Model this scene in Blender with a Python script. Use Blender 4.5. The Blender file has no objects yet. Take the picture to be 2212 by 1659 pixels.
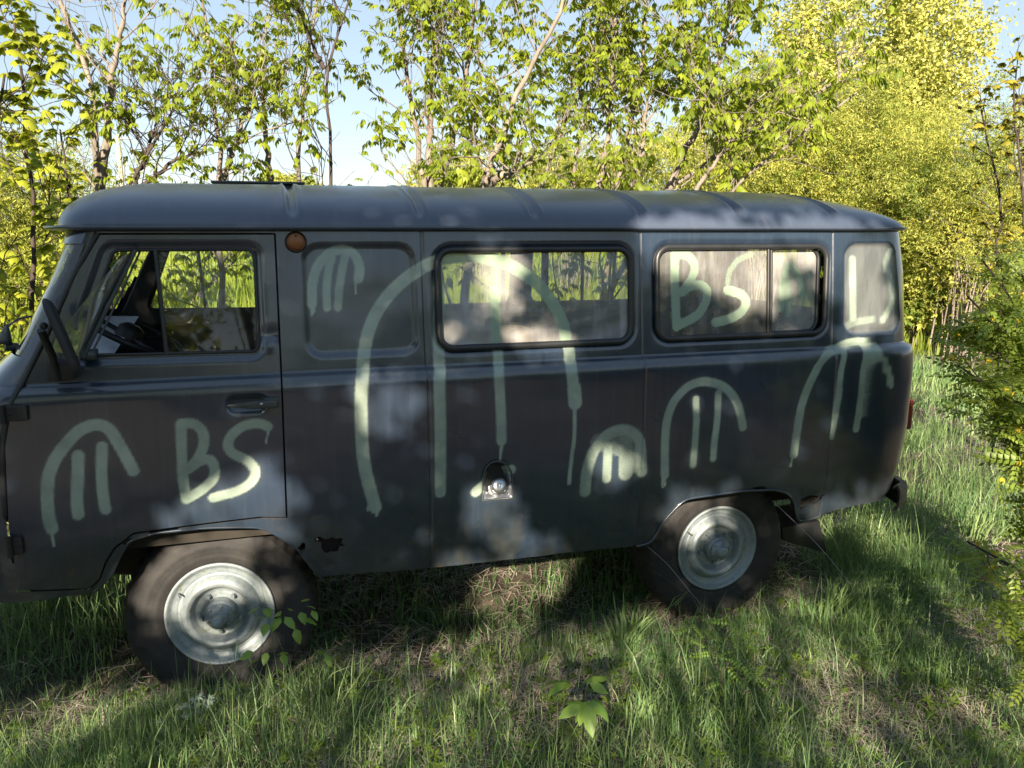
import bpy, math, numpy as np
from math import radians as R, pi
rng = np.random.default_rng(7)
C = bpy.context.scene.collection
SC = bpy.context.scene
# ---------------------------------------------------------------- camera
YAW, PIT, FPX = .2885, .1899, 1714.
CAM = np.array([.2865, -3.0763, 1.898])
cd = bpy.data.cameras.new('camera'); cam = bpy.data.objects.new('camera', cd); C.objects.link(cam)
cam.location = CAM; cam.rotation_euler = (pi/2-PIT, 0, -YAW)
cd.sensor_width = 36; cd.lens = 36*FPX/2212; cd.clip_start = .05; cd.clip_end = 3000
SC.camera = cam
# ---------------------------------------------------------------- world, sun
SUN_EL, SUN_AZ = R(24), R(205)        # azimuth measured from +Y clockwise (towards +X): behind the camera, from the left
w = bpy.data.worlds.new("World"); SC.world = w; w.use_nodes = True
nt = w.node_tree; nt.nodes.clear()
sky = nt.nodes.new('ShaderNodeTexSky'); sky.sky_type = 'NISHITA'; sky.sun_disc = False
sky.sun_elevation = SUN_EL; sky.sun_rotation = SUN_AZ; sky.air_density = 1.0; sky.dust_density = .0; sky.ozone_density = 3
bg = nt.nodes.new('ShaderNodeBackground'); bg.inputs[1].default_value = .107
wo = nt.nodes.new('ShaderNodeOutputWorld'); gm = nt.nodes.new('ShaderNodeGamma'); gm.inputs[1].default_value = .51; nt.links.new(sky.outputs[0], gm.inputs[0]); nt.links.new(gm.outputs[0], bg.inputs[0]); nt.links.new(bg.outputs[0], wo.inputs[0])
sl = bpy.data.lights.new('sun', 'SUN'); sl.energy = 5.0; sl.angle = R(.42); sl.color = (1, .84, .64)
so = bpy.data.objects.new('sun', sl); C.objects.link(so)
SD = np.array([math.cos(SUN_EL)*math.sin(SUN_AZ), math.cos(SUN_EL)*math.cos(SUN_AZ), math.sin(SUN_EL)])  # towards the sun
so.rotation_euler = (pi/2-SUN_EL, 0, pi-SUN_AZ); so.location = SD*30
SC.view_settings.view_transform = 'Standard'; SC.view_settings.look = 'None'
SC.view_settings.exposure = 1.85; SC.view_settings.gamma = 1
SC.render.engine = 'CYCLES'
SC.cycles.max_bounces = 7; SC.cycles.transparent_max_bounces = 16; SC.cycles.diffuse_bounces = 3; SC.cycles.glossy_bounces = 3
SC.cycles.transmission_bounces = 4; SC.cycles.caustics_reflective = False; SC.cycles.caustics_refractive = False
# ---------------------------------------------------------------- pixel -> point helpers (2212 x 1659 view of the photo)
def ray(px, py):
    d = np.array([(px-1106)/FPX, 1, -(py-829.5)/FPX])
    c, s = math.cos(-PIT), math.sin(-PIT); d = np.array([d[0], c*d[1]-s*d[2], s*d[1]+c*d[2]])
    c, s = math.cos(-YAW), math.sin(-YAW); return np.array([c*d[0]-s*d[1], s*d[0]+c*d[1], d[2]])
def at(px, py, y):
    d = ray(px, py); return CAM+d*((y-CAM[1])/d[1])
ZB, ZG = 1.36, 1.905
def yprof(z):
    z = np.asarray(z, float)
    up = .042+(z-ZB)*.10
    ledge = .034*(1-np.sqrt(np.clip(1-((z-ZB+.06)/.0605)**2, 0, 1)))
    low = np.clip(.95-z, 0, 9)**2*.22
    return np.where(z > ZB, up, np.where(z > ZB-.06, ledge, low))
def side(px, py, off=0):
    y = 0
    for _ in range(8):
        q = at(px, py, y+off); y = float(yprof(q[2]))
    return q
def gground(px, py):        # point on the ground seen at a pixel
    d = ray(px, py); t = -CAM[2]/d[2] if d[2] < 0 else 40
    for _ in range(12):
        q = CAM+d*t; t += (ground(q[0], q[1])-q[2])/d[2]*.8
    return CAM+d*t
# ---------------------------------------------------------------- noise
_N = rng.random((64, 64))
def vnoise(x, y, s=1.):
    x = np.asarray(x, float)/s; y = np.asarray(y, float)/s
    xi = np.floor(x).astype(int); yi = np.floor(y).astype(int); fx = x-xi; fy = y-yi
    fx = fx*fx*(3-2*fx); fy = fy*fy*(3-2*fy)
    g = lambda a, b: _N[a % 64, b % 64]
    return (g(xi, yi)*(1-fx)+g(xi+1, yi)*fx)*(1-fy)+(g(xi, yi+1)*(1-fx)+g(xi+1, yi+1)*fx)*fy
def fbm(x, y, s=1.):
    return (vnoise(x, y, s)+.5*vnoise(np.asarray(x)+9, np.asarray(y)+3, s/2)+.25*vnoise(np.asarray(x)+5, np.asarray(y)+17, s/4))/1.75
def ground(x, y):
    x = np.asarray(x, float); y = np.asarray(y, float)
    h = (fbm(x+31, y+11, 1.3)-.5)*.10+(fbm(x, y, 7)-.5)*.14*np.clip((y-3)/5, 0, 1)
    far = np.clip(y-5, 0, 70)
    rise = .035*far
    return h+rise-.02+.07*np.exp(-((x+.05)**2+(y+.1)**2)/.35)
# ---------------------------------------------------------------- mesh helpers
def tag(o, label=None, cat=None, group=None, kind=None):
    for k, v in (('label', label), ('category', cat), ('group', group), ('kind', kind)):
        if v: o[k] = v
    return o
def empty(name, loc, label, cat, group=None):
    o = bpy.data.objects.new(name, None); o.location = loc; o.empty_display_size = .1; C.objects.link(o)
    return tag(o, label, cat, group)
def mk(name, V, Fs, mat, parent=None, smooth=True, attrs=None, mats=None, midx=None):
    """V (n,3); Fs list of index arrays (m,k) (k = 3 or 4); attrs {name: per-vertex float array}"""
    V = np.asarray(V, np.float32); me = bpy.data.meshes.new(name)
    Fs = [np.asarray(f, np.int32) for f in Fs if len(f)]
    loops = np.concatenate([f.ravel() for f in Fs]); tot = np.concatenate([np.full(len(f), f.shape[1]) for f in Fs]).astype(np.int32)
    me.vertices.add(len(V)); me.vertices.foreach_set('co', V.ravel())
    me.loops.add(len(loops)); me.loops.foreach_set('vertex_index', loops)
    me.polygons.add(len(tot)); st = np.zeros(len(tot), np.int32); st[1:] = np.cumsum(tot)[:-1]
    me.polygons.foreach_set('loop_start', st)
    me.polygons.foreach_set('use_smooth', np.full(len(tot), smooth))
    for m in (mats or [mat]): me.materials.append(m)
    if midx is not None: me.polygons.foreach_set('material_index', np.asarray(midx, np.int32))
    me.update(calc_edges=True); me.validate()
    for k, a in (attrs or {}).items():
        at_ = me.attributes.new(k, 'FLOAT', 'POINT'); at_.data.foreach_set('value', np.asarray(a, np.float32))
    o = bpy.data.objects.new(name, me); C.objects.link(o)
    if parent is not None:
        o.parent = parent
        me.transform(__import__('mathutils').Matrix.Translation(-wloc(parent)))
    return o
def wloc(o):
    v = o.location.copy()
    while o.parent: o = o.parent; v = v+o.location
    return v
class MB:
    def __init__(s): s.V = []; s.F3 = []; s.F4 = []; s.n = 0; s.A = []
    def add(s, V, F, a=0.):
        V = np.asarray(V, float); F = np.asarray(F)
        if len(F) == 0: return s
        (s.F3 if F.shape[1] == 3 else s.F4).append(F+s.n); s.V.append(V); s.n += len(V)
        s.A.append(np.broadcast_to(np.asarray(a, float), (len(V),))); return s
    def box(s, lo, hi, M=None, c=None):
        x0, y0, z0 = lo; x1, y1, z1 = hi
        V = np.array([[x0,y0,z0],[x1,y0,z0],[x1,y1,z0],[x0,y1,z0],[x0,y0,z1],[x1,y0,z1],[x1,y1,z1],[x0,y1,z1]], float)
        if M is not None:
            c = V.mean(0) if c is None else np.asarray(c); V = (V-c)@np.asarray(M).T+c
        return s.add(V, [[0,3,2,1],[4,5,6,7],[0,1,5,4],[1,2,6,5],[2,3,7,6],[3,0,4,7]])
    def tube(s, P, r, n=8, closed=False, cap=True, sq=None):
        P = np.asarray(P, float); m = len(P); r = np.broadcast_to(np.asarray(r, float), (m,))
        if closed: T = np.roll(P, -1, 0)-np.roll(P, 1, 0)
        else: T = np.gradient(P, axis=0)
        T /= np.linalg.norm(T, axis=1)[:, None]+1e-12
        u = np.cross(T[0], [0, 0, 1.]);
        if np.linalg.norm(u) < 1e-3: u = np.cross(T[0], [0, 1., 0])
        u /= np.linalg.norm(u); U = [u]
        for i in range(1, m):
            u = U[-1]-T[i]*np.dot(U[-1], T[i]); u /= np.linalg.norm(u)+1e-12; U.append(u)
        U = np.array(U); W = np.cross(T, U); t = np.linspace(0, 2*pi, n, endpoint=False)
        V = (P[:, None]+r[:, None, None]*(np.cos(t)[None, :, None]*U[:, None]+np.sin(t)[None, :, None]*W[:, None])).reshape(-1, 3)
        i = np.arange(m if closed else m-1)[:, None]; j = np.arange(n)[None]
        a = i*n+j; b = i*n+(j+1) % n; c = ((i+1) % m)*n+(j+1) % n; d = ((i+1) % m)*n+j
        F = np.stack([a, b, c, d], -1).reshape(-1, 4); s.add(V, F)
        if cap and not closed:
            for k in (0, m-1):
                Vc = np.vstack([P[k], V[k*n:(k+1)*n]]); s.add(Vc, [[0, 1+q, 1+(q+1) % n] for q in range(n)])
        return s
    def lathe(s, prof, c, ax=(0, -1, 0), n=48, a=None):
        """prof: list of (radius, distance along ax)"""
        prof = np.asarray(prof, float); ax = np.asarray(ax, float); ax /= np.linalg.norm(ax)
        u = np.cross(ax, [0, 0, 1.]);
        if np.linalg.norm(u) < 1e-3: u = np.array([1., 0, 0])
        u /= np.linalg.norm(u); v = np.cross(ax, u); t = np.linspace(0, 2*pi, n, endpoint=False)
        V = (np.asarray(c, float)+prof[:, None, 1:2]*ax+prof[:, None, 0:1]*(np.cos(t)[None, :, None]*u+np.sin(t)[None, :, None]*v)).reshape(-1, 3)
        i = np.arange(len(prof)-1)[:, None]; j = np.arange(n)[None]
        F = np.stack([i*n+j, i*n+(j+1) % n, (i+1)*n+(j+1) % n, (i+1)*n+j], -1).reshape(-1, 4)
        return s.add(V, F)
    def build(s, name, mat, parent=None, smooth=True, attr=None, **k):
        V = np.concatenate(s.V); Fs = []
        if s.F4: Fs.append(np.concatenate(s.F4))
        if s.F3: Fs.append(np.concatenate(s.F3))
        at_ = {attr: np.concatenate(s.A)} if attr else None
        return mk(name, V, Fs, mat, parent, smooth, at_, **k)
def bevel(o, w=.004, seg=2):
    m = o.modifiers.new('bevel', 'BEVEL'); m.width = w; m.segments = seg; m.limit_method = 'ANGLE'; m.angle_limit = R(35); return o
def rq(corners, r, n=7):
    """rounded polygon from corners"""
    c = np.asarray(corners, float); out = []; r = np.broadcast_to(r, (len(c),))
    for i in range(len(c)):
        p = c[i]; a = c[i-1]-p; b = c[(i+1) % len(c)]-p; a /= np.linalg.norm(a); b /= np.linalg.norm(b)
        h = math.acos(np.clip(np.dot(a, b), -1, 1))/2; d = r[i]/math.tan(h); ce = p+(a+b)/np.linalg.norm(a+b)*r[i]/math.sin(h)
        s0 = p+a*d-ce; s1 = p+b*d-ce; t0 = math.atan2(s0[1], s0[0]); t1 = math.atan2(s1[1], s1[0]); dt = (t1-t0+pi) % (2*pi)-pi
        for k in range(n): t = t0+dt*k/(n-1); out.append(ce+r[i]*np.array([math.cos(t), math.sin(t)]))
    return np.array(out)
def polyd(P, poly, closed=True):
    """signed distance (neg inside) + nearest point, P (n,2)"""
    best = np.full(len(P), 1e9); near = np.zeros_like(P); ins = np.zeros(len(P), bool)
    m = len(poly)
    for i in range(m if closed else m-1):
        a = poly[i]; b = poly[(i+1) % m]; ab = b-a; L = np.dot(ab, ab)+1e-12
        t = np.clip(((P-a)@ab)/L, 0, 1); q = a+t[:, None]*ab; d = np.hypot(*(P-q).T)
        k = d < best; best[k] = d[k]; near[k] = q[k]
        if closed:
            c1 = (a[1] > P[:, 1]) != (b[1] > P[:, 1])
            with np.errstate(divide='ignore', invalid='ignore'):
                xi = (b[0]-a[0])*(P[:, 1]-a[1])/(b[1]-a[1])+a[0]
            ins ^= c1 & (P[:, 0] < xi)
    return np.where(ins, -best, best), near
def sstep(a, b, x): t = np.clip((x-a)/(b-a), 0, 1); return t*t*(3-2*t)
def resample(P, n):
    P = np.asarray(P, float); d = np.r_[0, np.cumsum(np.linalg.norm(np.diff(P, axis=0), axis=1))]
    t = np.linspace(0, d[-1], n); return np.stack([np.interp(t, d, P[:, i]) for i in range(P.shape[1])], 1)
def smooth_line(P, n):
    P = resample(P, n)
    for _ in range(3):
        Q = P.copy(); Q[1:-1] = (P[:-2]+2*P[1:-1]+P[2:])/4; P = Q
    return P
# ---------------------------------------------------------------- materials
class Mat:
    def __init__(s, name):
        s.m = bpy.data.materials.new(name); s.m.use_nodes = True; s.t = s.m.node_tree; s.t.nodes.clear()
        s.out = s.n('ShaderNodeOutputMaterial')
    def n(s, typ, **k):
        x = s.t.nodes.new(typ)
        for a, b in k.items(): setattr(x, a, b)
        return x
    def l(s, a, b): s.t.links.new(a, b)
    def noise(s, scale, detail=4, rough=.55, vec=None, coord='Object', mapscale=None):
        tc = s.n('ShaderNodeTexCoord'); x = s.n('ShaderNodeTexNoise'); x.inputs['Scale'].default_value = scale
        x.inputs['Detail'].default_value = detail; x.inputs['Roughness'].default_value = rough
        if mapscale:
            mp = s.n('ShaderNodeMapping'); mp.inputs['Scale'].default_value = mapscale; s.l(tc.outputs[coord], mp.inputs[0]); s.l(mp.outputs[0], x.inputs[0])
        else: s.l(tc.outputs[coord], x.inputs[0])
        return x.outputs[0]
    def ramp(s, f, stops):
        x = s.n('ShaderNodeValToRGB'); e = x.color_ramp.elements
        while len(e) < len(stops): e.new(.5)
        for q, (p, c) in zip(e, stops): q.position = p; q.color = (*c, 1) if len(c) == 3 else c
        s.l(f, x.inputs[0]); return x.outputs[0]
    def mix(s, f, a, b):
        x = s.n('ShaderNodeMix', data_type='RGBA')
        for v, i in ((f, 0), (a, 6), (b, 7)):
            if hasattr(v, 'links'): s.l(v, x.inputs[i])
            elif i == 0: x.inputs[0].default_value = v
            else: x.inputs[i].default_value = (*v, 1)
        return x.outputs[2]
    def math(s, op, a, b=0.):
        x = s.n('ShaderNodeMath', operation=op)
        for i, v in enumerate((a, b)):
            if hasattr(v, 'links'): s.l(v, x.inputs[i])
            else: x.inputs[i].default_value = v
        return x.outputs[0]
    def attr(s, name): return s.n('ShaderNodeAttribute', attribute_name=name).outputs['Fac']
    def bsdf(s, col, rough=.5, metal=0., spec=.5, bump=None, bstr=.2, bdist=.01, coat=0.):
        b = s.n('ShaderNodeBsdfPrincipled')
        for v, k in ((col, 'Base Color'), (rough, 'Roughness'), (metal, 'Metallic'), (spec, 'Specular IOR Level'), (coat, 'Coat Weight')):
            if hasattr(v, 'links'): s.l(v, b.inputs[k])
            elif k == 'Base Color': b.inputs[k].default_value = (*v, 1)
            else: b.inputs[k].default_value = v
        if bump is not None:
            x = s.n('ShaderNodeBump'); x.inputs['Strength'].default_value = bstr; x.inputs['Distance'].default_value = bdist
            s.l(bump, x.inputs['Height']); s.l(x.outputs[0], b.inputs['Normal'])
        s.l(b.outputs[0], s.out.inputs[0]); s.b = b; return s.m
def simple(name, col, rough=.5, metal=0., var=.25, scale=12., spec=.5, bump=.15):
    m = Mat(name); f = m.noise(scale, 6, .6)
    c = m.ramp(f, [(.3, tuple(np.array(col)*(1-var))), (.7, tuple(np.array(col)*(1+var)))])
    return m.bsdf(c, rough, metal, spec, m.noise(scale*8, 4), bump, .002)
# weathered dark body paint with the sprayed sage green marks in attribute "spray"
m = Mat('body_paint')
big = m.noise(1.7, 5); fine = m.noise(60, 6, .7); streak = m.noise(1, 6, .65, mapscale=(38, 38, 1.6))
base = m.ramp(big, [(.3, (.009, .019, .036)), (.7, (.019, .032, .058))]); base = m.mix(m.attr('pane'), base, (.11, .12, .125))  # mask holds the rear pane and the belt crest's painted sky highlight
base = m.mix(m.ramp(streak, [(.48, (0, 0, 0)), (.72, (.5, .5, .5))]), base, (.032, .046, .070))
tc = m.n('ShaderNodeTexCoord'); sp = m.n('ShaderNodeSeparateXYZ'); m.l(tc.outputs['Object'], sp.inputs[0])
lowf = m.n('ShaderNodeMapRange'); lowf.inputs[1].default_value = .92; lowf.inputs[2].default_value = .5; lowf.inputs[3].default_value = 0; lowf.inputs[4].default_value = 1
m.l(sp.outputs[2], lowf.inputs[0])
dirtm = m.math('MULTIPLY', lowf.outputs[0], m.ramp(m.noise(9, 7, .7, mapscale=(1, 1, .5)), [(.35, (0, 0, 0)), (.65, (1, 1, 1))]))
base = m.mix(dirtm, base, (.030, .034, .030))
sprayv = m.attr('spray')
sn = m.math('ADD', sprayv, m.math('MULTIPLY', m.math('SUBTRACT', m.noise(190, 3, .7), .5), .55))
smask = m.ramp(sn, [(.30, (0, 0, 0)), (.80, (1, 1, 1))])
smask = m.math('MULTIPLY', smask, m.ramp(m.noise(11, 4, .6), [(.3, (.72, .72, .72)), (.6, (1, 1, 1))]))
soft = m.math('MULTIPLY', sprayv, .15)
mask = m.math('MAXIMUM', smask, soft)
green = m.ramp(m.noise(4, 5), [(.3, (.21, .285, .235)), (.7, (.32, .39, .33))])
rustm = m.math('MULTIPLY', lowf.outputs[0], m.ramp(m.noise(16, 8, .75), [(.60, (0, 0, 0)), (.68, (1, 1, 1))])); base = m.mix(rustm, base, (.085, .048, .028))
chip = m.ramp(m.noise(75, 5, .7), [(.70, (0, 0, 0)), (.73, (1, 1, 1))]); base = m.mix(m.math('MULTIPLY', chip, .5), base, (.10, .10, .095))
col = m.mix(mask, base, green)
rough = m.math('ADD', m.math('MULTIPLY', m.noise(5, 5), .22), m.math('MULTIPLY', mask, .18)); rough = m.math('ADD', rough, m.math('MULTIPLY', dirtm, .22)); rough = m.math('ADD', rough, .20)
drop = m.noise(150, 3, .6)
hgt = m.math('ADD', m.math('MULTIPLY', m.noise(5, 3), 2.2), m.math('MULTIPLY', drop, m.math('ADD', .05, m.math('MULTIPLY', dirtm, .5))))
PAINT = m.bsdf(col, rough, 0, .55, hgt, .3, .006, coat=m.math('SUBTRACT', 1.0, m.math('MULTIPLY', dirtm, .8)))
m.b.inputs['Coat Roughness'].default_value = .12
m = Mat('roof_paint')
f = m.noise(1.3, 6); c = m.ramp(f, [(.3, (.038, .053, .086)), (.7, (.060, .078, .118))])  # base lighter and bluer than the body, sky highlight put into the colour
c = m.mix(m.ramp(m.noise(1, 6, .7, mapscale=(30, 2.5, 3)), [(.55, (0, 0, 0)), (.75, (.4, .4, .4))]), c, (.11, .115, .13))
ROOF = m.bsdf(c, .42, 0, .5, m.noise(8, 4), .2, .004, coat=.7)
m.b.inputs['Coat Roughness'].default_value = .22
RUBBER = simple('gasket_rubber', (.018, .02, .023), .42, bump=.1)
BLACK = simple('black_metal', (.012, .013, .014), .55)
DARKIN = simple('interior_trim', (.022, .022, .022), .8)
UNDER = simple('underbody_dirt', (.022, .019, .015), .9)
BARE = simple('bare_metal', (.45, .47, .5), .32, .9, .15)
GREYP = simple('grey_hardware_paint', (.05, .06, .062), .4)
PAPER = simple('paper', (.6, .62, .7), .8)
m = Mat('tyre_rubber'); f = m.noise(5, 7, .7)
TYRE = m.bsdf(m.ramp(f, [(.35, (.013, .014, .016)), (.68, (.036, .034, .034))]), .75, 0, .4, m.noise(40, 5), .4, .004)
m = Mat('silver_rim_paint'); f = m.noise(24, 9, .8)
c = m.ramp(f, [(.38, (.16, .20, .215)), (.55, (.25, .29, .315)), (.60, (.20, .23, .18)), (.65, (.10, .09, .065))])
RIM = m.bsdf(c, .42, .2, .5, m.noise(60, 4), .3, .002)
m = Mat('amber_lens'); AMBER = m.bsdf((.26, .10, .035), .42, 0, .4)
m.b.inputs['Subsurface Weight'].default_value = .2; m.b.inputs['Subsurface Radius'].default_value = (.02, .01, .005)
m = Mat('red_lens'); REDL = m.bsdf((.16, .02, .018), .3)
def glassmat(name, dust=.06, dustcol=(.45, .44, .42), spray=True):
    m = Mat(name)
    tr = m.n('ShaderNodeBsdfTransparent'); tr.inputs[0].default_value = (.88, .91, .9, 1)
    gl = m.n('ShaderNodeBsdfGlossy'); gl.inputs['Roughness'].default_value = .03
    fr = m.n('ShaderNodeFresnel'); fr.inputs[0].default_value = 1.5
    m1 = m.n('ShaderNodeMixShader'); m.l(m.math('MULTIPLY', fr.outputs[0], 1.5), m1.inputs[0]); m.l(tr.outputs[0], m1.inputs[1]); m.l(gl.outputs[0], m1.inputs[2])
    df = m.n('ShaderNodeBsdfDiffuse'); df.inputs[0].default_value = (*dustcol, 1)
    n1 = m.ramp(m.noise(1, 5, .6, mapscale=(26, 26, 2.2)), [(.45, (0, 0, 0)), (.75, (1, 1, 1))])
    n2 = m.ramp(m.noise(4, 5, .6), [(.3, (.3, .3, .3)), (.7, (1, 1, 1))])
    dm = m.math('MULTIPLY', m.math('ADD', m.math('MULTIPLY', n1, dust), dust*.9), n2)
    dm = m.math('ADD', dm, m.math('MULTIPLY', m.attr('dust'), m.math('ADD', .12, m.math('MULTIPLY', m.noise(18, 5, .7), .35))))
    m2 = m.n('ShaderNodeMixShader'); m.l(dm, m2.inputs[0]); m.l(m1.outputs[0], m2.inputs[1]); m.l(df.outputs[0], m2.inputs[2])
    last = m2
    if spray:
        dg = m.n('ShaderNodeBsdfPrincipled'); dg.inputs['Base Color'].default_value = (.25, .34, .25, 1); dg.inputs['Roughness'].default_value = .5
        sv = m.attr('spray'); sn = m.math('ADD', sv, m.math('MULTIPLY', m.math('SUBTRACT', m.noise(190, 3, .7), .5), .5))
        m3 = m.n('ShaderNodeMixShader'); m.l(m.math('MULTIPLY', m.ramp(sn, [(.3, (0, 0, 0)), (.7, (1, 1, 1))]), .9), m3.inputs[0]); m.l(m2.outputs[0], m3.inputs[1]); m.l(dg.outputs[0], m3.inputs[2]); last = m3
    m.l(last.outputs[0], m.out.inputs[0]); return m.m
GLASS = glassmat('clear_side_glass', .012); DUSTY = glassmat('dusty_side_glass', .24, (.5, .5, .5))
def leafmat(name, c0, c1, tr=.45, gloss=.25, tcol=(.5, .55, .05)):
    m = Mat(name); v = m.attr('tint'); c = m.ramp(v, [(0, c0), (1, c1)])
    d = m.n('ShaderNodeBsdfPrincipled'); m.l(c, d.inputs['Base Color']); d.inputs['Roughness'].default_value = .45; d.inputs['Specular IOR Level'].default_value = gloss
    t = m.n('ShaderNodeBsdfTranslucent'); tc_ = m.mix(.6, c, tcol) ; m.l(tc_, t.inputs[0])
    x = m.n('ShaderNodeMixShader'); x.inputs[0].default_value = tr; m.l(d.outputs[0], x.inputs[1]); m.l(t.outputs[0], x.inputs[2])
    m.l(x.outputs[0], m.out.inputs[0]); return m.m
LEAF = leafmat('maple_leaf', (.06, .115, .018), (.27, .33, .03), .45)
LEAFD = leafmat('deep_green_leaf', (.05, .10, .02), (.17, .25, .03), .35)
LEAFY = leafmat('yellow_green_leaf', (.11, .18, .04), (.50, .50, .12), .45)
LEAFP = leafmat('poplar_leaf', (.15, .19, .03), (.56, .55, .16), .35, .5)
SEED = leafmat('seedling_leaf', (.10, .20, .04), (.24, .38, .07), .4, .5)
LEAFO = leafmat('orange_tinged_leaf', (.15, .17, .025), (.36, .31, .04), .4)
SILVERL = leafmat('silvery_wormwood_leaf', (.22, .30, .24), (.36, .44, .38), .2)
YELLOWF = leafmat('yellow_petal', (.55, .38, .02), (.75, .55, .05), .3)
GRASSM = leafmat('grass_blade', (.06, .15, .05), (.36, .45, .20), .3, .45, (.36, .50, .13))
MEADOW = leafmat('sunlit_meadow_grass', (.10, .17, .02), (.42, .46, .06), .35, .3)
m = Mat('tree_bark'); f = m.noise(1, 7, .7, mapscale=(14, 14, 3)); 
BARK = m.bsdf(m.ramp(f, [(.3, (.085, .07, .058)), (.7, (.27, .235, .20))]), .85, 0, .3, f, .6, .01)
m = Mat('dark_bark'); f = m.noise(1, 7, .7, mapscale=(20, 20, 5)); 
BARKD = m.bsdf(m.ramp(f, [(.3, (.022, .018, .016)), (.7, (.085, .065, .055))]), .85, 0, .3, f, .6, .01)
m = Mat('soil_and_thatch')
f = m.noise(9, 9, .75); g = m.noise(.8, 5, .6)
c = m.ramp(f, [(.3, (.03, .024, .018)), (.55, (.10, .085, .065)), (.75, (.26, .22, .18))])
c2 = m.ramp(f, [(.3, (.20, .27, .03)), (.7, (.42, .48, .06))])
geo = m.n('ShaderNodeNewGeometry'); sp = m.n('ShaderNodeSeparateXYZ'); m.l(geo.outputs['Position'], sp.inputs[0])
mr = m.n('ShaderNodeMapRange'); mr.inputs[1].default_value = 6; mr.inputs[2].default_value = 16; m.l(sp.outputs[1], mr.inputs[0])
c = m.mix(mr.outputs[0], c, c2)
SOIL = m.bsdf(c, .95, 0, .2, f, .8, .03)
PATHM = simple('dirt_path', (.20, .15, .11), .95, scale=6, bump=.5)
WOOD = simple('raw_wood', (.28, .20, .12), .8, scale=20)

# ================================================================ VAN
van = empty('van', (1.3, .97, 0), 'dark slate old delivery van with sage green spray paint arches and letters on its side', 'van')
HW = .97
def XFc(z): return np.interp(z, [.45, .62, .83, 1.16, 1.30, 1.38, 1.53, 1.76, 1.95], [-.60, -.655, -.675, -.655, -.62, -.575, -.495, -.385, -.30])
def XF(z): return np.interp(z, [.45, .62, .83, 1.16, 1.28, 1.38, 1.46, 1.53, 1.76, 1.95], [-.95, -1.0, -1.02, -1.0, -.95, -.81, -.715, -.675, -.555, -.475])
XRc = 2.95
def XR(z): return np.interp(z, [.45, .55, .62, .77, .95, 1.2, 1.345, 1.36, 1.5, 1.7, 1.86, 1.95], [3.25, 3.31, 3.365, 3.40, 3.425, 3.43, 3.415, 3.385, 3.375, 3.36, 3.325, 3.30])
W2 = rq([(.900, 1.838), (1.767, 1.838), (1.765, 1.42), (.898, 1.42)], .072)
W3 = rq([(1.868, 1.843), (2.764, 1.843), (2.750, 1.422), (1.866, 1.422)], .072)
W4 = rq([(2.851, 1.842), (3.135, 1.842), (3.190, 1.42), (2.853, 1.42)], .062)
EM = rq([(.393, 1.847), (.816, 1.846), (.822, 1.423), (.393, 1.423)], .058)
DW = rq([(-.268, 1.838), (.224, 1.838), (.220, 1.444), (-.425, 1.455)], [.04, .035, .035, .03])
DWo = rq([(-.295, 1.856), (.240, 1.856), (.238, 1.425), (-.462, 1.432)], [.05, .05, .05, .04])
DOOR = np.array([(-.305, 1.893), (.299, 1.893), (.294, 1.357), (.284, .792), (.18, .806), (-.053, .800), (-.268, .791), (-.334, .741), (-.371, .686), (-.396, .622), (-.438, .580), (-.666, .604), (-.676, .700), (-.676, .86), (-.656, 1.158), (-.620, 1.304), (-.577, 1.382), (-.497, 1.532), (-.386, 1.760)])
DOORIN = None
OUT = np.array([(-1.5, 1.95), (-1.5, .56), (-.7, .56), (-.43, .565), (-.36, .63), (-.33, .70), (-.29, .765), (-.20, .785), (-.041, .788), (.108, .776), (.181, .766), (.247, .723), (.312, .661), (.378, .545), (.410, .520), (.579, .510), (.852, .497),
    (1.427, .492), (1.806, .484), (1.872, .488), (1.893, .515), (1.930, .601), (2.010, .687), (2.04, .701), (2.315, .710), (2.496, .700), (2.573, .675), (2.616, .629), (2.645, .554), (2.663, .508), (2.785, .528), (2.86, .548), (3.0, .568), (5, .568), (5, 1.95)])
rj = np.random.default_rng(3)
def jag(cx, cz, rx, rz, n=22): 
    t = np.linspace(0, 2*pi, n, endpoint=False); k = .65+.5*rj.random(n); return np.c_[cx+rx*k*np.cos(t), cz+rz*k*np.sin(t)]
HOLES = [jag(.450, .662, .050, .036), jag(.335, .665, .012, .022), np.array([(2.655, .632), (2.70, .648), (2.745, .640), (2.79, .645), (2.775, .622), (2.735, .60), (2.70, .598), (2.665, .575)]), jag(2.41, .715, .05, .009), jag(.40, .69, .02, .012)]
SEAMS = [.852, 1.803, 2.781]
HREC = rq([(.085, 1.300), (.235, 1.300), (.235, 1.222), (.085, 1.222)], .036)
def c6(ox, oy, s, pts): return [(a/s+ox, b/s+oy) for a, b in pts]
k2 = lambda p: c6(0, 810, 2.559, p); k3 = lambda p: c6(594, 378, 2.5604, p); k5 = lambda p: c6(1350, 378, 3.0725, p); k6 = lambda p: c6(1350, 810, 2.793, p)
FIL = k3([(1148, 1800), (1148, 1680), (1165, 1620), (1195, 1590), (1235, 1582), (1280, 1595), (1305, 1640), (1315, 1700), (1315, 1785)])
FILp = np.array([side(*p)[[0, 2]] for p in FIL])
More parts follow.
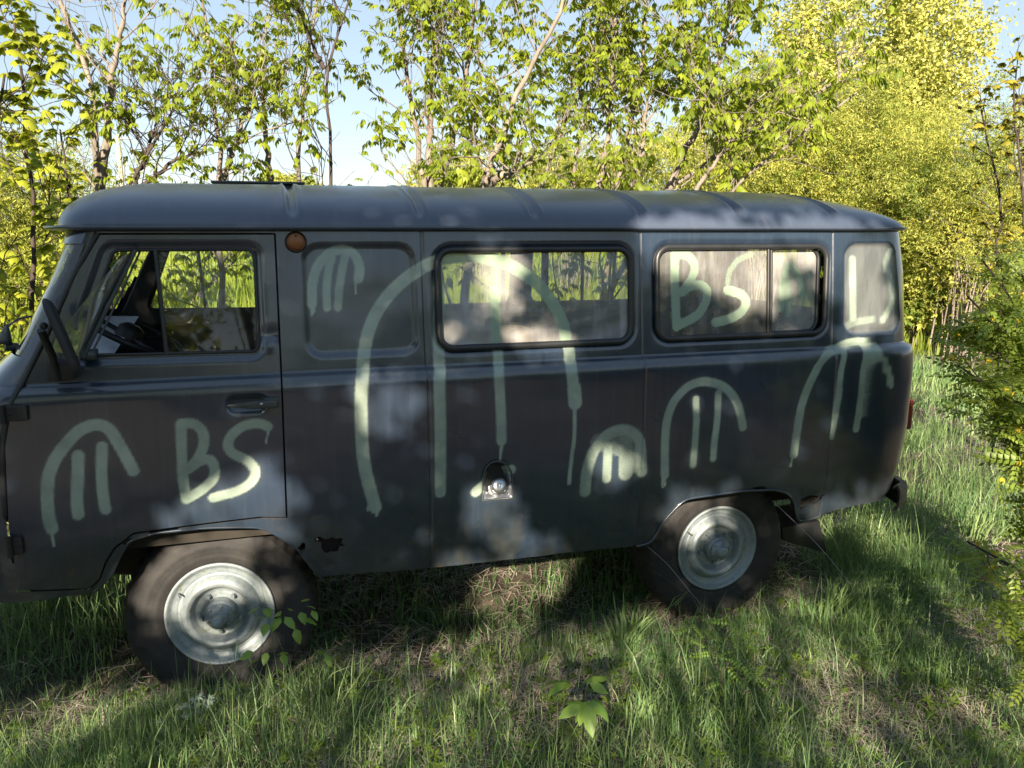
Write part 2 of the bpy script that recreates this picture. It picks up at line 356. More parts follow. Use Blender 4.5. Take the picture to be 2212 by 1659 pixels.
# spray strokes: (points in the photo, half width in pixels, strength)
ST = [
 (k2([(287,850),(268,780),(260,680),(265,560),(300,470),(360,385),(430,310),(500,276),(560,272),(610,300),(650,370),(690,440),(737,530)]), 11.5, 1),
 (k2([(292,880),(298,945)]), 2.0, 1),
 (k2([(432,445),(430,560),(423,700),(432,772)]), 11, 1), (k2([(562,395),(562,520),(563,640),(585,745)]), 10, 1),
 (k2([(1000,275),(1005,450),(1013,600),(1032,685)]), 10, 1),
 (k2([(1000,270),(1075,265),(1125,310),(1130,390),(1090,470),(1045,520)]), 10, 1),
 (k2([(1045,515),(1110,470),(1165,460),(1192,520),(1180,580),(1110,640),(1032,685)]), 10, 1),
 (k2([(1480,285),(1430,262),(1340,280),(1272,335),(1252,400),(1290,440),(1370,470),(1420,530),(1400,590),(1320,640),(1180,678)]), 10, 1),
 (k2([(1480,300),(1477,340),(1472,378)]), 1.6, 1.2),
 (k3([(205,715),(205,600),(235,500),(300,428),(370,408),(440,430),(475,510),(462,575)]), 10, 1),
 (k3([(290,735),(285,620),(298,510),(315,460)]), 8, 1), (k3([(350,735),(356,620),(375,510),(392,440)]), 8, 1),
 (k3([(200,735),(202,780)]), 1.8, 1.2), (k3([(213,735),(213,765)]), 1.6, 1.2), (k3([(450,590),(450,658)]), 1.5, 1.2),
 (k3([(555,1840),(525,1733),(497,1633),(480,1483),(474,1300),(480,1150),(490,1000),(512,880),(560,760),(640,650),(740,560),(850,490),(960,455),(1080,445),(1200,458),(1330,510),(1450,590),(1540,700),(1600,820),(1625,950),(1640,1080),(1655,1200)]), 14, 1),
 (k3([(1655,1180),(1660,1260)]), 17, 1), (k3([(520,1830),(515,1850)]), 3, 1), (k3([(563,1850),(563,1880)]), 2.5, 1.2),
 (k3([(1658,1290),(1657,1450),(1640,1560),(1632,1640),(1626,1705)]), 3.0, 1.2),
 (k3([(908,560),(905,850),(908,1100),(915,1400),(915,1755)]), 13, 1),
 (k3([(1215,640),(1230,900),(1240,1150),(1250,1300),(1252,1470)]), 11.5, 1), (k3([(1252,1490),(1249,1540),(1243,1590)]), 2, 1.2),
 (k3([(1110,1753),(1200,1680),(1305,1630)]), 12, .9),
 (k3([(1715,1750),(1722,1640),(1760,1520),(1840,1430),(1940,1400),(2020,1450),(2030,1640)]), 15, .75),
 (k3([(1835,1680),(1842,1500)]), 12, .7), (k3([(1940,1450),(1940,1650)]), 20, .6), (k3([(1790,1480),(1930,1500),(1990,1600)]), 24, .5),
 (k5([(340,525),(338,700),(345,850),(350,1005)]), 9.5, 1), (k5([(340,525),(430,530),(475,590),(465,670),(390,780)]), 9.5, .9),
 (k5([(390,770),(470,722),(555,745),(560,820),(500,930),(350,1008)]), 9.5, 1),
 (k5([(850,525),(760,560),(700,640),(690,720)]), 8, .5),
 (k5([(690,765),(790,792),(822,850),(780,920),(700,960),(610,980)]), 9.5, 1),
 (k5([(1062,890),(1070,700),(1100,620),(1150,610),(1195,700),(1200,800)]), 7, .8), (k5([(1110,930),(1103,740),(1100,600)]), 7, .7),
 (k6([(242,605),(240,450),(250,280),(290,160),(380,62),(480,32),(600,65),(675,150),(700,240),(712,315)]), 9.5, 1),
 (k6([(430,145),(432,300),(412,545)]), 7.5, .95), (k6([(565,110),(560,260),(540,400),(532,505)]), 7.5, .95), (k6([(228,620),(228,680)]), 1.6, 1.2), (k6([(240,620),(240,665)]), 1.6, 1.2),
 (k6([(1020,480),(1040,330),(1060,200),(1100,80),(1160,-40)]), 9.5, 1), (k6([(1000,550),(1010,500)]), 1.8, 1.2),
 (k5([(1270,1290),(1340,1190),(1450,1120),(1560,1100),(1650,1130),(1720,1225),(1760,1330),(1772,1395)]), 8.5, .9),
 (k5([(1445,1150),(1430,1350),(1395,1600)]), 7, .9), (k6([(1300,90),(1270,260),(1248,375)]), 6, .8),
 (k5([(1595,1150),(1572,1400),(1555,1600)]), 7, 1), (k6([(1425,120),(1408,240),(1395,325)]), 7.5, 1),
 (k5([(1520,560),(1522,760),(1525,955)]), 9, .8), (k5([(1530,560),(1600,600),(1600,680),(1535,740),(1620,800),(1620,900),(1540,960)]), 8, .22), (k5([(1775,510),(1735,590),(1785,690),(1800,850),(1725,965)]), 8, .75), (k5([(1490,1000),(1560,970),(1650,960)]), 9, .6),
]
STW = []
for pts, hw, s in ST:
    L = smooth_line(pts, max(4, len(pts)*4)) if len(pts) > 3 else resample(pts, 4)
    q = np.array([side(*p) for p in L]); sc = (np.linalg.norm(q-CAM, axis=1)/FPX).mean()
    STW.append((q[:, [0, 2]], hw*sc*(.80 if hw > 5 else 1), s))
def sprayval(x, z):
    P = np.c_[x, z]; v = np.zeros(len(P))
    for L, h, s in STW:
        lo = L.min(0)-.08; hi = L.max(0)+.08; k = np.where((P > lo).all(1) & (P < hi).all(1))[0]
        if not len(k): continue
        d, _ = polyd(P[k], L, False)
        soft_ = .006 if h < .008 else .014
        val = s*(1-sstep(h-.4*soft_, h+soft_, d)) if h >= .008 else s*np.exp(-(d/(h*1.5))**2)*1.1
        if h >= .008: val = np.maximum(val, .40*s*np.exp(-np.clip(d-h, 0, 1)/.019))
        v[k] = np.maximum(v[k], val)
    return np.clip(v, 0, 1)
def detail(x, z, isdoor):
    """extra inward depth from pressings on the near side"""
    P = np.c_[x, z]; d = np.zeros(len(P))
    for pl, dep, wd in ((EM, .010, .010), (W4, .012, .009)):
        s, _ = polyd(P, pl); d += dep*(1-sstep(-wd, wd*.6, s))
    for pl in (W2, W3):
        s, _ = polyd(P, pl); d += .008*(1-sstep(-.002, .018, s))
    if isdoor:
        s, _ = polyd(P, DWo); d += .014*(1-sstep(-.014, .010, s))
        s, _ = polyd(P, HREC); d += .022*(1-sstep(-.034, .004, s))
        # the dent above the handle at the door's rear edge
        d += .012*np.exp(-((x-.265)/.03)**2-((z-1.515)/.022)**2)-.006*np.exp(-((x-.235)/.02)**2-((z-1.47)/.02)**2)
    s, _ = polyd(P, FILp); d += .05*(1-sstep(-.04, .006, s))
    for sx in SEAMS: d += .006*np.exp(-((x-sx)/.0032)**2)
    # hand-made waviness of old sheet metal
    d += (fbm(x*1.0, z*1.3, .35)-.5)*.006
    low = np.clip((.72-z)/.15, 0, 1); d += low*(fbm(x+4, z, .07)-.5)*.012
    return d
def halfshell(near, step):
    sgn = 1 if near else -1
    xs = np.arange(-.62, XRc+1e-6, step)
    if near:
        for s in SEAMS: xs = xs[np.abs(xs-s) > .007]; xs = np.r_[xs, s-.006, s-.003, s, s+.003, s+.006]
        xs = np.sort(xs)
    zs = np.arange(.47, ZG+.01, step); zs = zs[np.abs(zs-ZB) > step*.8]; zs = np.sort(np.r_[zs, ZB-.0005, ZB+.003])
    tF = np.linspace(pi/2, 0, 34, endpoint=False); tR = np.linspace(0, pi/2, 56 if near else 30)[1:]
    Z = zs[:, None]; yp = yprof(Z)
    nF, nR = 2.5, 4.0
    def pw(a, n): return np.clip(a, 0, 1)**(2/n)
    xf = XFc(Z)-(XFc(Z)-XF(Z))*pw(np.sin(tF)[None], nF); yf = yp+(HW-yp)*(1-pw(np.cos(tF)[None], nF))
    k = (XFc(Z)+.25)/(-.62+.25); xm = np.where(xs[None] < -.25, -.25+(xs[None]+.25)*k, xs[None]+0*Z); ym = yp+0*xm
    xr = XRc+(XR(Z)-XRc)*pw(np.sin(tR)[None], nR); yr = yp+(HW-yp)*(1-pw(np.cos(tR)[None], nR))
    X = np.hstack([xf, xm, xr]); Y = np.hstack([yf, ym, yr]); ZZ = Z+0*X
    nc = X.shape[1]; reg = np.r_[np.full(len(tF), 0), np.full(len(xs), 1), np.full(len(tR), 2)]
    tt = np.r_[tF, np.zeros(len(xs)), tR]
    return X, Y, ZZ, reg, tt
def grid_faces(nr, nc):
    i = np.arange(nr-1)[:, None]; j = np.arange(nc-1)[None]; a = i*nc+j
    return np.stack([a, a+1, a+nc+1, a+nc], -1).reshape(-1, 4)
def compact(V, F, attrs):
    u, inv = np.unique(F, return_inverse=True); return V[u], inv.reshape(F.shape), {k: a[u] for k, a in attrs.items()}
def snap(P, F, keep, poly, thr):
    """move the kept vertices on the cut's border onto the contour"""
    vk = np.zeros(len(P), bool); vk[F[keep]] = True; vd = np.zeros(len(P), bool); vd[F[~keep]] = True
    b = np.where(vk & vd)[0]; d, q = polyd(P[b], poly); k = np.abs(d) < thr; P[b[k]] = q[k]
def inset(poly, d):
    c = poly.mean(0); out = []
    n = len(poly)
    for i in range(n):
        a = poly[i]-poly[i-1]; b = poly[(i+1) % n]-poly[i]; na = np.array([a[1], -a[0]])/np.linalg.norm(a); nb = np.array([b[1], -b[0]])/np.linalg.norm(b)
        m_ = na+nb; m_ /= np.linalg.norm(m_); out.append(poly[i]+m_*d/max(.5, np.dot(m_, na)))
    return np.array(out)
def make_shell(near):
    step = .0085 if near else .02
    X, Y, Z, reg, tt = halfshell(near, step); nr, nc = X.shape
    F = grid_faces(nr, nc); P = np.c_[X.ravel(), Z.ravel()]; REG = np.tile(reg, nr); TT = np.tile(tt, nr)
    Fc = P[F].mean(1); fy = Y.ravel()[F].mean(1); freg = REG[F].max(1); frontf = REG[F].min(1) == 0
    thr = step*1.3
    doorp = DOOR
    sd_out, _ = polyd(Fc, OUT); inD, _ = polyd(Fc, doorp)
    sidef = fy < .35
    ws = frontf & (Fc[:, 1] > 1.462) & (Fc[:, 1] < 1.852) & (fy > .075) & (fy < .93)
    rearwin = (REG[F].min(1) == 2) & (Fc[:, 1] > 1.45) & (Fc[:, 1] < 1.83) & (fy > .33) & (fy < .90)
    holes = np.zeros(len(F), bool)
    wins = [W2, W3]+([] if near else [])
    hl = HOLES if near else []
    cut = sd_out > 0
    cuts = [(OUT, polyd(Fc, OUT)[0] > 0)]
    P0 = P.copy()
    # door faces
    body_keep = ~(sd_out > 0) & ~ws & ~rearwin
    isdoor = sidef & (inD < 0)
    Pb = P.copy()
    for pl in wins: k = (polyd(Fc, inset(pl, -.014) if False else pl)[0] < 0) & sidef; body_keep &= ~k
    for pl in hl: body_keep &= ~((polyd(Fc, pl)[0] < 0) & sidef)
    body_keep &= ~isdoor
    for pl in [OUT, DOOR]+wins+hl: snap(Pb, F, body_keep, pl, thr)
    def finish(Pp, keep, doorflag, name, parent, label=None):
        x, z = Pp[:, 0], Pp[:, 1]; moved = np.abs(Pp-P0).sum(1) > 1e-9
        # y from the plan curve, re-evaluated for snapped z
        y = Y.ravel()+np.where(moved & (REG == 1), yprof(z)-yprof(P0[:, 1]), 0)
        nrm = np.where(REG == 1, 1., np.cos(TT)**.6)
        if near: y = y+detail(x, z, doorflag)*nrm
        sprayv = sprayval(x, z)*(y < .5) if near else 0*x
        V = np.c_[x, y if near else 2*HW-y, z]; FF = F[keep]
        if not near: FF = FF[:, ::-1]
        pn = 1-sstep(-.006, .002, polyd(Pp, W4)[0]) if near else 0*x
        V, FF, A = compact(V, FF, {'spray': sprayv, 'pane': np.clip(pn+.55*np.exp(-((z-(ZB-.010))/.008)**2), 0, 1)})  # second term lightens the belt crest, a sky highlight put into the colour
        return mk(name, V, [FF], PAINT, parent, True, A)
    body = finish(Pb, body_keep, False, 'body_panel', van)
    Pd = P.copy(); din = inset(DOOR, -.007) if polyd(np.array([inset(DOOR, -.007)[3]]), DOOR)[0][0] < 0 else inset(DOOR, .007)
    dk = isdoor & (polyd(Fc, din)[0] < .003) & ~(polyd(Fc, DW)[0] < 0)
    snap(Pd, F, dk, din, thr*1.3); snap(Pd, F, dk, DW, thr)
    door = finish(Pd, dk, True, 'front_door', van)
    # windscreen glass
    off = .01
    V = np.c_[X.ravel()+off, Y.ravel() if near else 2*HW-Y.ravel(), Z.ravel()]
    Vw, Fw, _ = compact(V, F[ws], {})
    wsg = mk('windscreen', Vw, [Fw], GLASS, van, True, {'spray': np.zeros(len(Vw)), 'dust': np.full(len(Vw), .25)})
    if rearwin.any():
        Vw, Fw, _ = compact(V-np.array([.02, 0, 0]), F[rearwin], {})
        mk('rear_door_glass', Vw, [Fw], DUSTY, van, True, {'spray': np.zeros(len(Vw)), 'dust': np.zeros(len(Vw))})
    # inner lining, 35 mm inside the outer skin, gives the doors and walls their inner face
    lin = ~(sd_out > 0) & ~ws & ~rearwin & (Fc[:, 1] > .575)
    for pl in [W2, W3, DW]+hl:
        lin &= ~((polyd(Fc, pl)[0] < .004) & sidef)
    lin &= ~((REG[F].min(1) == 0))
    yl = Y.ravel()+.035*np.where(REG == 1, 1, np.cos(TT)); xl = X.ravel()-.035*np.where(REG == 2, np.sin(TT), 0)
    Vl = np.c_[xl, yl if near else 2*HW-yl, Z.ravel()]
    Vl, Fl, _ = compact(Vl, F[lin], {}); mk('inner_lining', Vl, [Fl], DARKIN, van, True)
    return body, door
bodyN, doorN = make_shell(True)
bodyF, doorF = make_shell(False)
tag(doorN, 'driver door with sprayed arrow shape and letters BS')
def surf(poly, off, near=True):
    y = yprof(poly[:, 1])+off; return np.c_[poly[:, 0], y if near else 2*HW-y, poly[:, 1]]
def patch(poly, off, step, near=True, region=None):
    lo = poly.min(0); hi = poly.max(0); xs = np.linspace(lo[0], hi[0], max(2, int((hi[0]-lo[0])/step)+1)); zs = np.linspace(lo[1], hi[1], max(2, int((hi[1]-lo[1])/step)+1))
    Xg, Zg = np.meshgrid(xs, zs); P = np.c_[Xg.ravel(), Zg.ravel()]; F = grid_faces(len(zs), len(xs)); k = polyd(P[F].mean(1), poly)[0] < 0
    snap(P, F, k, poly, step*1.3); y = yprof(P[:, 1])+off
    V = np.c_[P[:, 0], y if near else 2*HW-y, P[:, 1]]; return compact(V, F[k], {})[:2]
def pane(name, poly, off, mat, near=True, dustf=None, parent=van, label=None):
    V, F = patch(poly, off, .009 if near else .03, near)
    sp_ = sprayval(V[:, 0], V[:, 2]) if near else np.zeros(len(V)); du = dustf(V[:, 0], V[:, 2]) if dustf is not None else np.zeros(len(V))
    o = mk(name, V, [F], mat, parent, True, {'spray': sp_, 'dust': du})
    if label: o['label'] = label
    return o
def w2dust(x, z):      # wiped arcs of dust on the middle window, thicker at its lower rim
    u = (x-.9)/.87; v = (z-1.42)/.42
    r = np.hypot((u-.45)*1.0, (v-1.05)*.75); arcs = .5+.5*np.sin(r*46+fbm(u, v, .2)*5)
    return .42+.30*sstep(.55, .0, u)+.2*fbm(x, z, .12)+np.clip((.7-v)*1.3, 0, 1)*(.05+.75*arcs**2)+.7*(u > .93)+.5*(u < .05)+.35*sstep(.18, .05, v)
def w3dust(x, z):
    return .12+.75*(x > 2.44)
for near in (True, False):
    g = pane('side_window', inset(W2, 0), .012, DUSTY if near else GLASS, near, w2dust if near else None)
    gk = MB().tube(surf(inset(W2, -.012) if polyd(inset(W2, -.012)[:1], W2)[0][0] < 0 else inset(W2, .012), -.001, near), .0145, 8, True).build('gasket', RUBBER, g)
    L3 = np.array([p for p in W3 if p[0] < 2.44]); 
    W3a = rq([(1.868, 1.843), (2.452, 1.843), (2.452, 1.422), (1.866, 1.422)], [.072, .004, .004, .072])
    g = pane('side_window', W3a, .012, DUSTY if near else GLASS, near, w3dust if near else None)
    ins3 = inset(W3, -.012) if polyd(inset(W3, -.012)[:1], W3)[0][0] < 0 else inset(W3, .012)
    MB().tube(surf(ins3, -.001, near), .0135, 8, True).build('gasket', RUBBER, g)
    mb = MB(); y0 = .035
    q = surf(np.array([(2.448, 1.835), (2.446, 1.43)]), .002, near); mb.tube(q+[-.009, 0, 0], .008, 8); mb.tube(q+[.010, 0.006 if near else -.006, 0], .007, 8)
    mb.build('window_divider', RUBBER, g)
    W3b = rq([(2.458, 1.822), (2.722, 1.826), (2.712, 1.440), (2.456, 1.437)], [.005, .055, .055, .005])
    g = pane('sliding_window', W3b, .028, DUSTY if near else GLASS, near, w3dust if near else None)
    MB().tube(surf(W3b, .024, near), .0095, 8, True).build('window_frame', RUBBER, g)
    d = doorN if near else doorF
    g = pane('door_glass', rq([(-.122, 1.838), (.224, 1.838), (.220, 1.444), (-.110, 1.446)], [.003, .035, .035, .003]), .018, GLASS, near, None, d)
    mb = MB(); dwi = inset(DW, -.006) if polyd(inset(DW, -.006)[:1], DW)[0][0] < 0 else inset(DW, .006)
    mb.tube(surf(dwi, .012, near), .0065, 6, True); mb.tube(surf(np.array([(-.126, 1.835), (-.112, 1.45)]), .012, near), .008, 8)
    mb.build('window_frame', RUBBER, d)
# open quarter window of the near door, turned outward, seen edge on
q0 = side(186, 768, .0); q1 = side(293, 541, .0)
mb = MB(); mb.tube(np.array([q1+[0, -.005, 0], (q0+q1)/2+[0, -.03, 0], q0+[0, -.04, 0]]), .0075, 8); mb.tube(np.array([q1+[.012, .03, 0], (q0+q1)/2+[.016, .02, 0], q0+[.015, .0, 0]]), .004, 6)
mb.box(q0+[-.012, -.04, -.012], q0+[.035, .03, .02]); qw = mb.build('vent_window_frame', GREYP, doorN)
a, b = q1+[0, 0, 0], q0+[0, -.03, 0]
mk('vent_window_glass', [a, b, b+[-.10, -.10, .04], a+[-.04, -.06, -.02]], [[[0, 1, 2, 3]]], GLASS, qw, True, {'spray': np.zeros(4), 'dust': np.full(4, .3)})
# ---- roof
zg = ZG
def halfw(x, z=1.9, grow=.016):
    yp = float(yprof(z)); xf0, xf1, xr1 = float(XFc(z)), float(XF(z))-.035, float(XR(z))+.015
    x = np.asarray(x, float); fr = np.clip((xf0-x)/(xf0-xf1), 0, 1); rr = np.clip((x-XRc)/(xr1-XRc), 0, 1)
    return (HW-yp+grow)*np.minimum((1-fr**2.5)**(1/2.5), (1-rr**4.0)**(1/4.0))
x0r, x1r = float(XF(1.9))-.035, float(XR(1.9))+.015
t = np.linspace(0, 1, 420); xs = x0r+(x1r-x0r)*t
e = .5-.5*np.cos(np.linspace(0, pi, 60)); xs = np.unique(np.r_[np.linspace(x0r+.512, x1r-.712, 260), x0r+.5*(1-np.cos(np.linspace(0, pi/2, 50))), x1r-.7*(1-np.cos(np.linspace(0, pi/2, 60)))])
U = np.sin(np.linspace(-pi/2, pi/2, 71)); U = np.sign(U)*np.abs(U)**.9
Xg, Ug = np.meshgrid(xs, U, indexing='ij'); wg = halfw(Xg)
Lf = np.clip((Xg-x0r)/.42, 0, 1); Lr = np.clip((x1r-Xg)/.85, 0, 1)
Lx = (1-(1-Lf)**2.4)**(1/2.0)*(1-(1-Lr)**2.3)**(1/1.9)
Hh = .19*Lx*(1-np.abs(Ug)**2.7)**(1/1.75)
RIBS = [.365, .852, 1.335, 1.82, 2.305, 2.80]
for r_ in RIBS:
    xo = Xg-r_; edge = sstep(.0, .10, 1-np.abs(Ug)); Hh = Hh+(-.020*np.exp(-(xo/.016)**4)+.007*np.exp(-((np.abs(xo)-.028)/.008)**2))*sstep(.02, .08, Hh)
Hh += (fbm(Xg, Ug*.9, .4)-.5)*.006*sstep(0, .04, Hh)
V = np.c_[Xg.ravel(), (HW+Ug*wg).ravel(), (zg+.012+Hh).ravel()]
F = grid_faces(len(xs), len(U))
roof = mk('roof', V, [F], ROOF, van)
# gutter lip that runs round the roof
th = np.linspace(0, 1, 2)
xx = np.r_[x0r+.0005+.5*(1-np.cos(np.linspace(0, pi/2, 60))), np.linspace(x0r+.52, x1r-.52, 60), x1r-.0005-.5*(1-np.cos(np.linspace(pi/2, 0, 60)))]
hw = halfw(xx); loop = np.vstack([np.c_[xx, HW-hw], np.c_[xx[::-1], (HW+hw)[::-1]]])
tan = np.roll(loop, -1, 0)-np.roll(loop, 1, 0); tan /= np.linalg.norm(tan, axis=1)[:, None]+1e-9; nrm = np.c_[tan[:, 1], -tan[:, 0]]
prof = [(-.03, .002), (.004, -.004), (.016, .004), (.019, .014), (.013, .013), (.010, .008), (-.006, .016), (-.03, .016)]
ext = .045*np.exp(-((loop[:, 0]-x0r)/.06)**2)      # deeper visor at the windscreen
V = np.concatenate([np.c_[loop+nrm*(pr+ext[:, None]*(pr > 0)), np.full(len(loop), zg+pz)+0*ext] for pr, pz in prof]); n = len(loop); m_ = len(prof)
F = [[k*n+i, k*n+(i+1) % n, ((k+1) % m_)*n+(i+1) % n, ((k+1) % m_)*n+i] for k in range(m_) for i in range(n)]
mk('rain_gutter', V, [F], ROOF, roof)
q = at(562, 405, 1.05); mb = MB(); mb.box((q[0]-.19, .78, 2.065), (q[0]+.19, 1.25, 2.108)); hb = bevel(mb.build('roof_hatch', GREYP, roof, False), .012)
mb = MB(); mb.box((q[0]-.205, .765, 2.109), (q[0]+.20, 1.265, 2.120)); bevel(mb.build('hatch_lid', GREYP, hb, False), .004)
sealp = smooth_line([p for p in DOOR[[16, 15, 14, 13, 12, 11]]]+[DOOR[0]][:0] if False else [tuple(DOOR[0])]+[tuple(DOOR[i]) for i in (18, 17, 16, 15, 14, 13)]+[(-.660, 1.245)], 40)
for near in (True, False): MB().tube(surf(sealp, .008, near)-np.array([.004, 0, 0]), .0125, 6).build('door_seal', RUBBER, doorN if near else doorF)
# ---- lamps, handle, mirror, hinges, filler
q = side(639, 523); mb = MB(); mb.lathe([(0, .030), (.012, .029), (.024, .024), (.032, .014), (.035, 0)], q+[0, -.004, 0]); la = mb.build('side_marker_lamp', AMBER, van); MB().lathe([(.035, -.004), (.041, 0), (.041, .006), (.036, .010)], q).build('lamp_rim', BLACK, la)
MB().lathe([(0, .004), (.004, .003), (.005, 0)], q+[0, -.027, .022], n=8).build('lamp_screw', BLACK, la)
qa = side(492, 875); qb = side(598, 869)
mb = MB(); n = 12; P = np.linspace(0, 1, n)
V = []; 
for i, tt_ in enumerate(P):
    c = qa+(qb-qa)*tt_; hz = .004+.013*min(1, tt_*1.6+.1); yo = -.012-.012*math.sin(pi*min(1, tt_*1.2)/1.4)
    for dy, dz in ((0, -hz), (-.012, -hz*.8), (-.014, hz*.8), (0, hz)): V.append(c+[0, yo+dy, dz])
V = np.array(V); mb.add(V, [[4*i+k, 4*i+(k+1) % 4, 4*i+4+(k+1) % 4, 4*i+4+k] for i in range(n-1) for k in range(4)]); mb.add(V[:4], [[0, 1, 2, 3]]); mb.add(V[-4:], [[3, 2, 1, 0]])
mb.box(side(572, 880)+[0, -.012, 0], side(601, 858)+[0, .004, 0]); hd = bevel(mb.build('door_handle', GREYP, doorN), .002)
MB().lathe([(0, .004), (.0055, .004), (.007, 0)], side(565, 869)+[0, -.034, 0], n=16).build('lock_barrel', BARE, hd)
def strap(a, b, h, name, t=.018, par=doorN):
    q0, q1 = side(*a), side(*b); mb = MB(); mb.box((q0[0], q0[1]-t, q0[2]-h), (q1[0], q1[1]+.005, q0[2]+h)); mb.tube([(q0[0]+.004, q0[1]-t-.004, q0[2]-h*1.2), (q0[0]+.004, q0[1]-t-.004, q0[2]+h*1.2)], .011, 10)
    for k in (.35, .75): mb.lathe([(0, .004), (.005, .003), (.006, 0)], (q0[0]+(q1[0]-q0[0])*k, q0[1]-t, q0[2]), n=8)
    return bevel(mb.build(name, BLACK, par, False), .005, 3)
strap((6, 893), (62, 893), .027, 'door_hinge'); strap((22, 1178), (52, 1178), .032, 'door_hinge')
# door mirror seen nearly edge on
q = at(125, 805, -.05); arm = MB(); arm.tube([q+[-.006, .0, -.03], q+[-.008, -.01, .06], q+[-.018, -.04, .12], q+[-.022, -.06, .155]], .013, 10); arm.box(q+[-.035, .0, -.03], q+[.045, .075, .035])
arm.lathe([(0, .012), (.010, .011), (.013, 0)], q+[-.010, -.07, .17], n=16); mir = bevel(arm.build('mirror_bracket', BLACK, doorN), .003)
cm = at(134, 730, -.13); ang = R(99); M = np.array([[math.cos(ang), -math.sin(ang), 0], [math.sin(ang), math.cos(ang), 0], [0, 0, 1.]])
tl = R(-16); M2 = np.array([[math.cos(tl), 0, math.sin(tl)], [0, 1, 0], [-math.sin(tl), 0, math.cos(tl)]])
mr_ = rq([(-.07, .135), (.07, .135), (.07, -.135), (-.07, -.135)], .05, 8); V = []; n = len(mr_)
for k, (sc_, yy) in enumerate(((.9, -.014), (1, -.004), (1.03, .004), (.98, .009))): V.append(np.c_[mr_[:, 0]*sc_, np.full(n, yy), mr_[:, 1]*sc_])
V.insert(0, np.tile([[0, -.019, 0]], (n, 1))); V.append(np.tile([[0, .008, 0]], (n, 1)))
V = np.concatenate(V); F = [[k*n+i, k*n+(i+1) % n, (k+1)*n+(i+1) % n, (k+1)*n+i] for k in range(5) for i in range(n)]
mk('mirror', V@M.T@M2.T+cm, [F], BLACK, mir, attrs=None)
# fuel filler
qf = side(1075, 1050, .03); pl = FILp
fl = MB().tube(surf(np.array([*FILp, FILp[0]]), -.002), .0035, 6).build('filler_surround', GREYP, van)
V, F = patch(np.array([(p[0]*.93+.07*qf[0], p[1]*.93+.07*qf[2]) for p in FILp]), .0, .006)
dd = polyd(V[:, [0, 2]], FILp)[0]; V[:, 1] += .004+.046*(1-sstep(-.038, .004, dd)); V[:, 1] -= .002
mk('filler_recess', V, [F], BARE, fl, attrs={'spray': np.zeros(len(V))})
MB().lathe([(0, .056), (.008, .052), (.010, .054), (.030, .044), (.034, .038), (.034, .026), (.027, .022), (.027, 0)], qf+[0, .012, -.004], ax=(0, -1, .35)).build('filler_cap', BARE, fl)
MB().lathe([(.028, .008), (.036, .012), (.042, .008), (.042, 0)], qf+[0, .014, -.006], ax=(0, -1, .35)).build('filler_neck', BARE, fl)
# rear arch lip, bumper, tail lamp, mud flap
lip = smooth_line([p for p in OUT[18:31]], 70)
MB().tube(surf(lip, -.003), .006, 6).build('wheel_arch_lip', PAINT, van, attr='spray')
lipf = smooth_line([p for p in OUT[3:14]], 70); MB().tube(surf(lipf, .004), .006, 6).build('wheel_arch_lip', PAINT, van, attr='spray')
mb = MB()
prof = [(0, 0), (.03, .0), (.045, .03), (.045, .10), (.03, .13), (0, .13), (0, .12), (.022, .12), (.034, .095), (.034, .035), (.022, .01), (0, .01)]
qb = at(1918, 1060, .25); V = []; ys = [.06, .12, .3, .97, 1.64, 1.82, 1.88]; xo = [-.10, .0, .05, .07, .05, .0, -.10]
xb = 3.33
for y_, o_ in zip(ys, xo): V += [(xb+a_+o_, y_, .50+b_) for a_, b_ in prof]
n = len(prof); mb.add(V, [[k*n+i, k*n+(i+1) % n, (k+1)*n+(i+1) % n, (k+1)*n+i] for k in range(6) for i in range(n)])
mb.build('rear_bumper', BLACK, van, False)
for y_ in (.13, 1.70): mb = MB(); mb.box((3.33, y_, .90), (3.378, y_+.11, 1.06)); bevel(mb.build('tail_lamp', REDL, van), .01)
mf = np.array([at(1690, 1140, .28), at(1770, 1125, .28), at(1786, 1195, .28), at(1692, 1168, .28)]); 
mk('mud_flap', np.vstack([mf, mf+[0.01, .27, 0]]), [[[0, 1, 2, 3], [7, 6, 5, 4], [0, 4, 5, 1], [1, 5, 6, 2], [2, 6, 7, 3], [3, 7, 4, 0]]], RUBBER, van, False)
# ---- front face (outside the photo's frame, kept plain): headlamps, grille, bumper
for y_ in (.28, 1.66):
    hl_ = MB().lathe([(0, .04), (.05, .035), (.085, .015), (.09, 0), (.10, .0), (.10, -.08)], (-.93, y_, .98), ax=(-1, 0, 0)).build('headlamp', BARE, van)
mb = MB()
for k in range(7): mb.box((-1.035, .5, .70+.04*k), (-1.0, 1.44, .715+.04*k))
mb.build('grille', BLACK, van, False)
mb = MB(); mb.box((-1.16, .05, .48), (-1.11, 1.89, .60)); mb.box((-1.12, .5, .5), (-.9, .56, .56)); mb.box((-1.12, 1.38, .5), (-.9, 1.44, .56)); bevel(mb.build('front_bumper', BLACK, van), .01)
# wiper / cowl lamp at the far left edge
q = at(10, 742, .30); mb = MB(); mb.tube([q+[.04, .02, -.02], q+[.0, 0, -.01]], .017, 10); mb.lathe([(0, .075), (.010, .06), (.022, .02), (.026, 0), (0, -.002)], q+[.0, 0, 0], ax=(.2, 0, 1), n=16); mb.tube([q+[.01, .0, .06], q+[.05, .02, .09], q+[.11, .03, .10]], .004, 6); mb.build('washer_jet', GREYP, van)
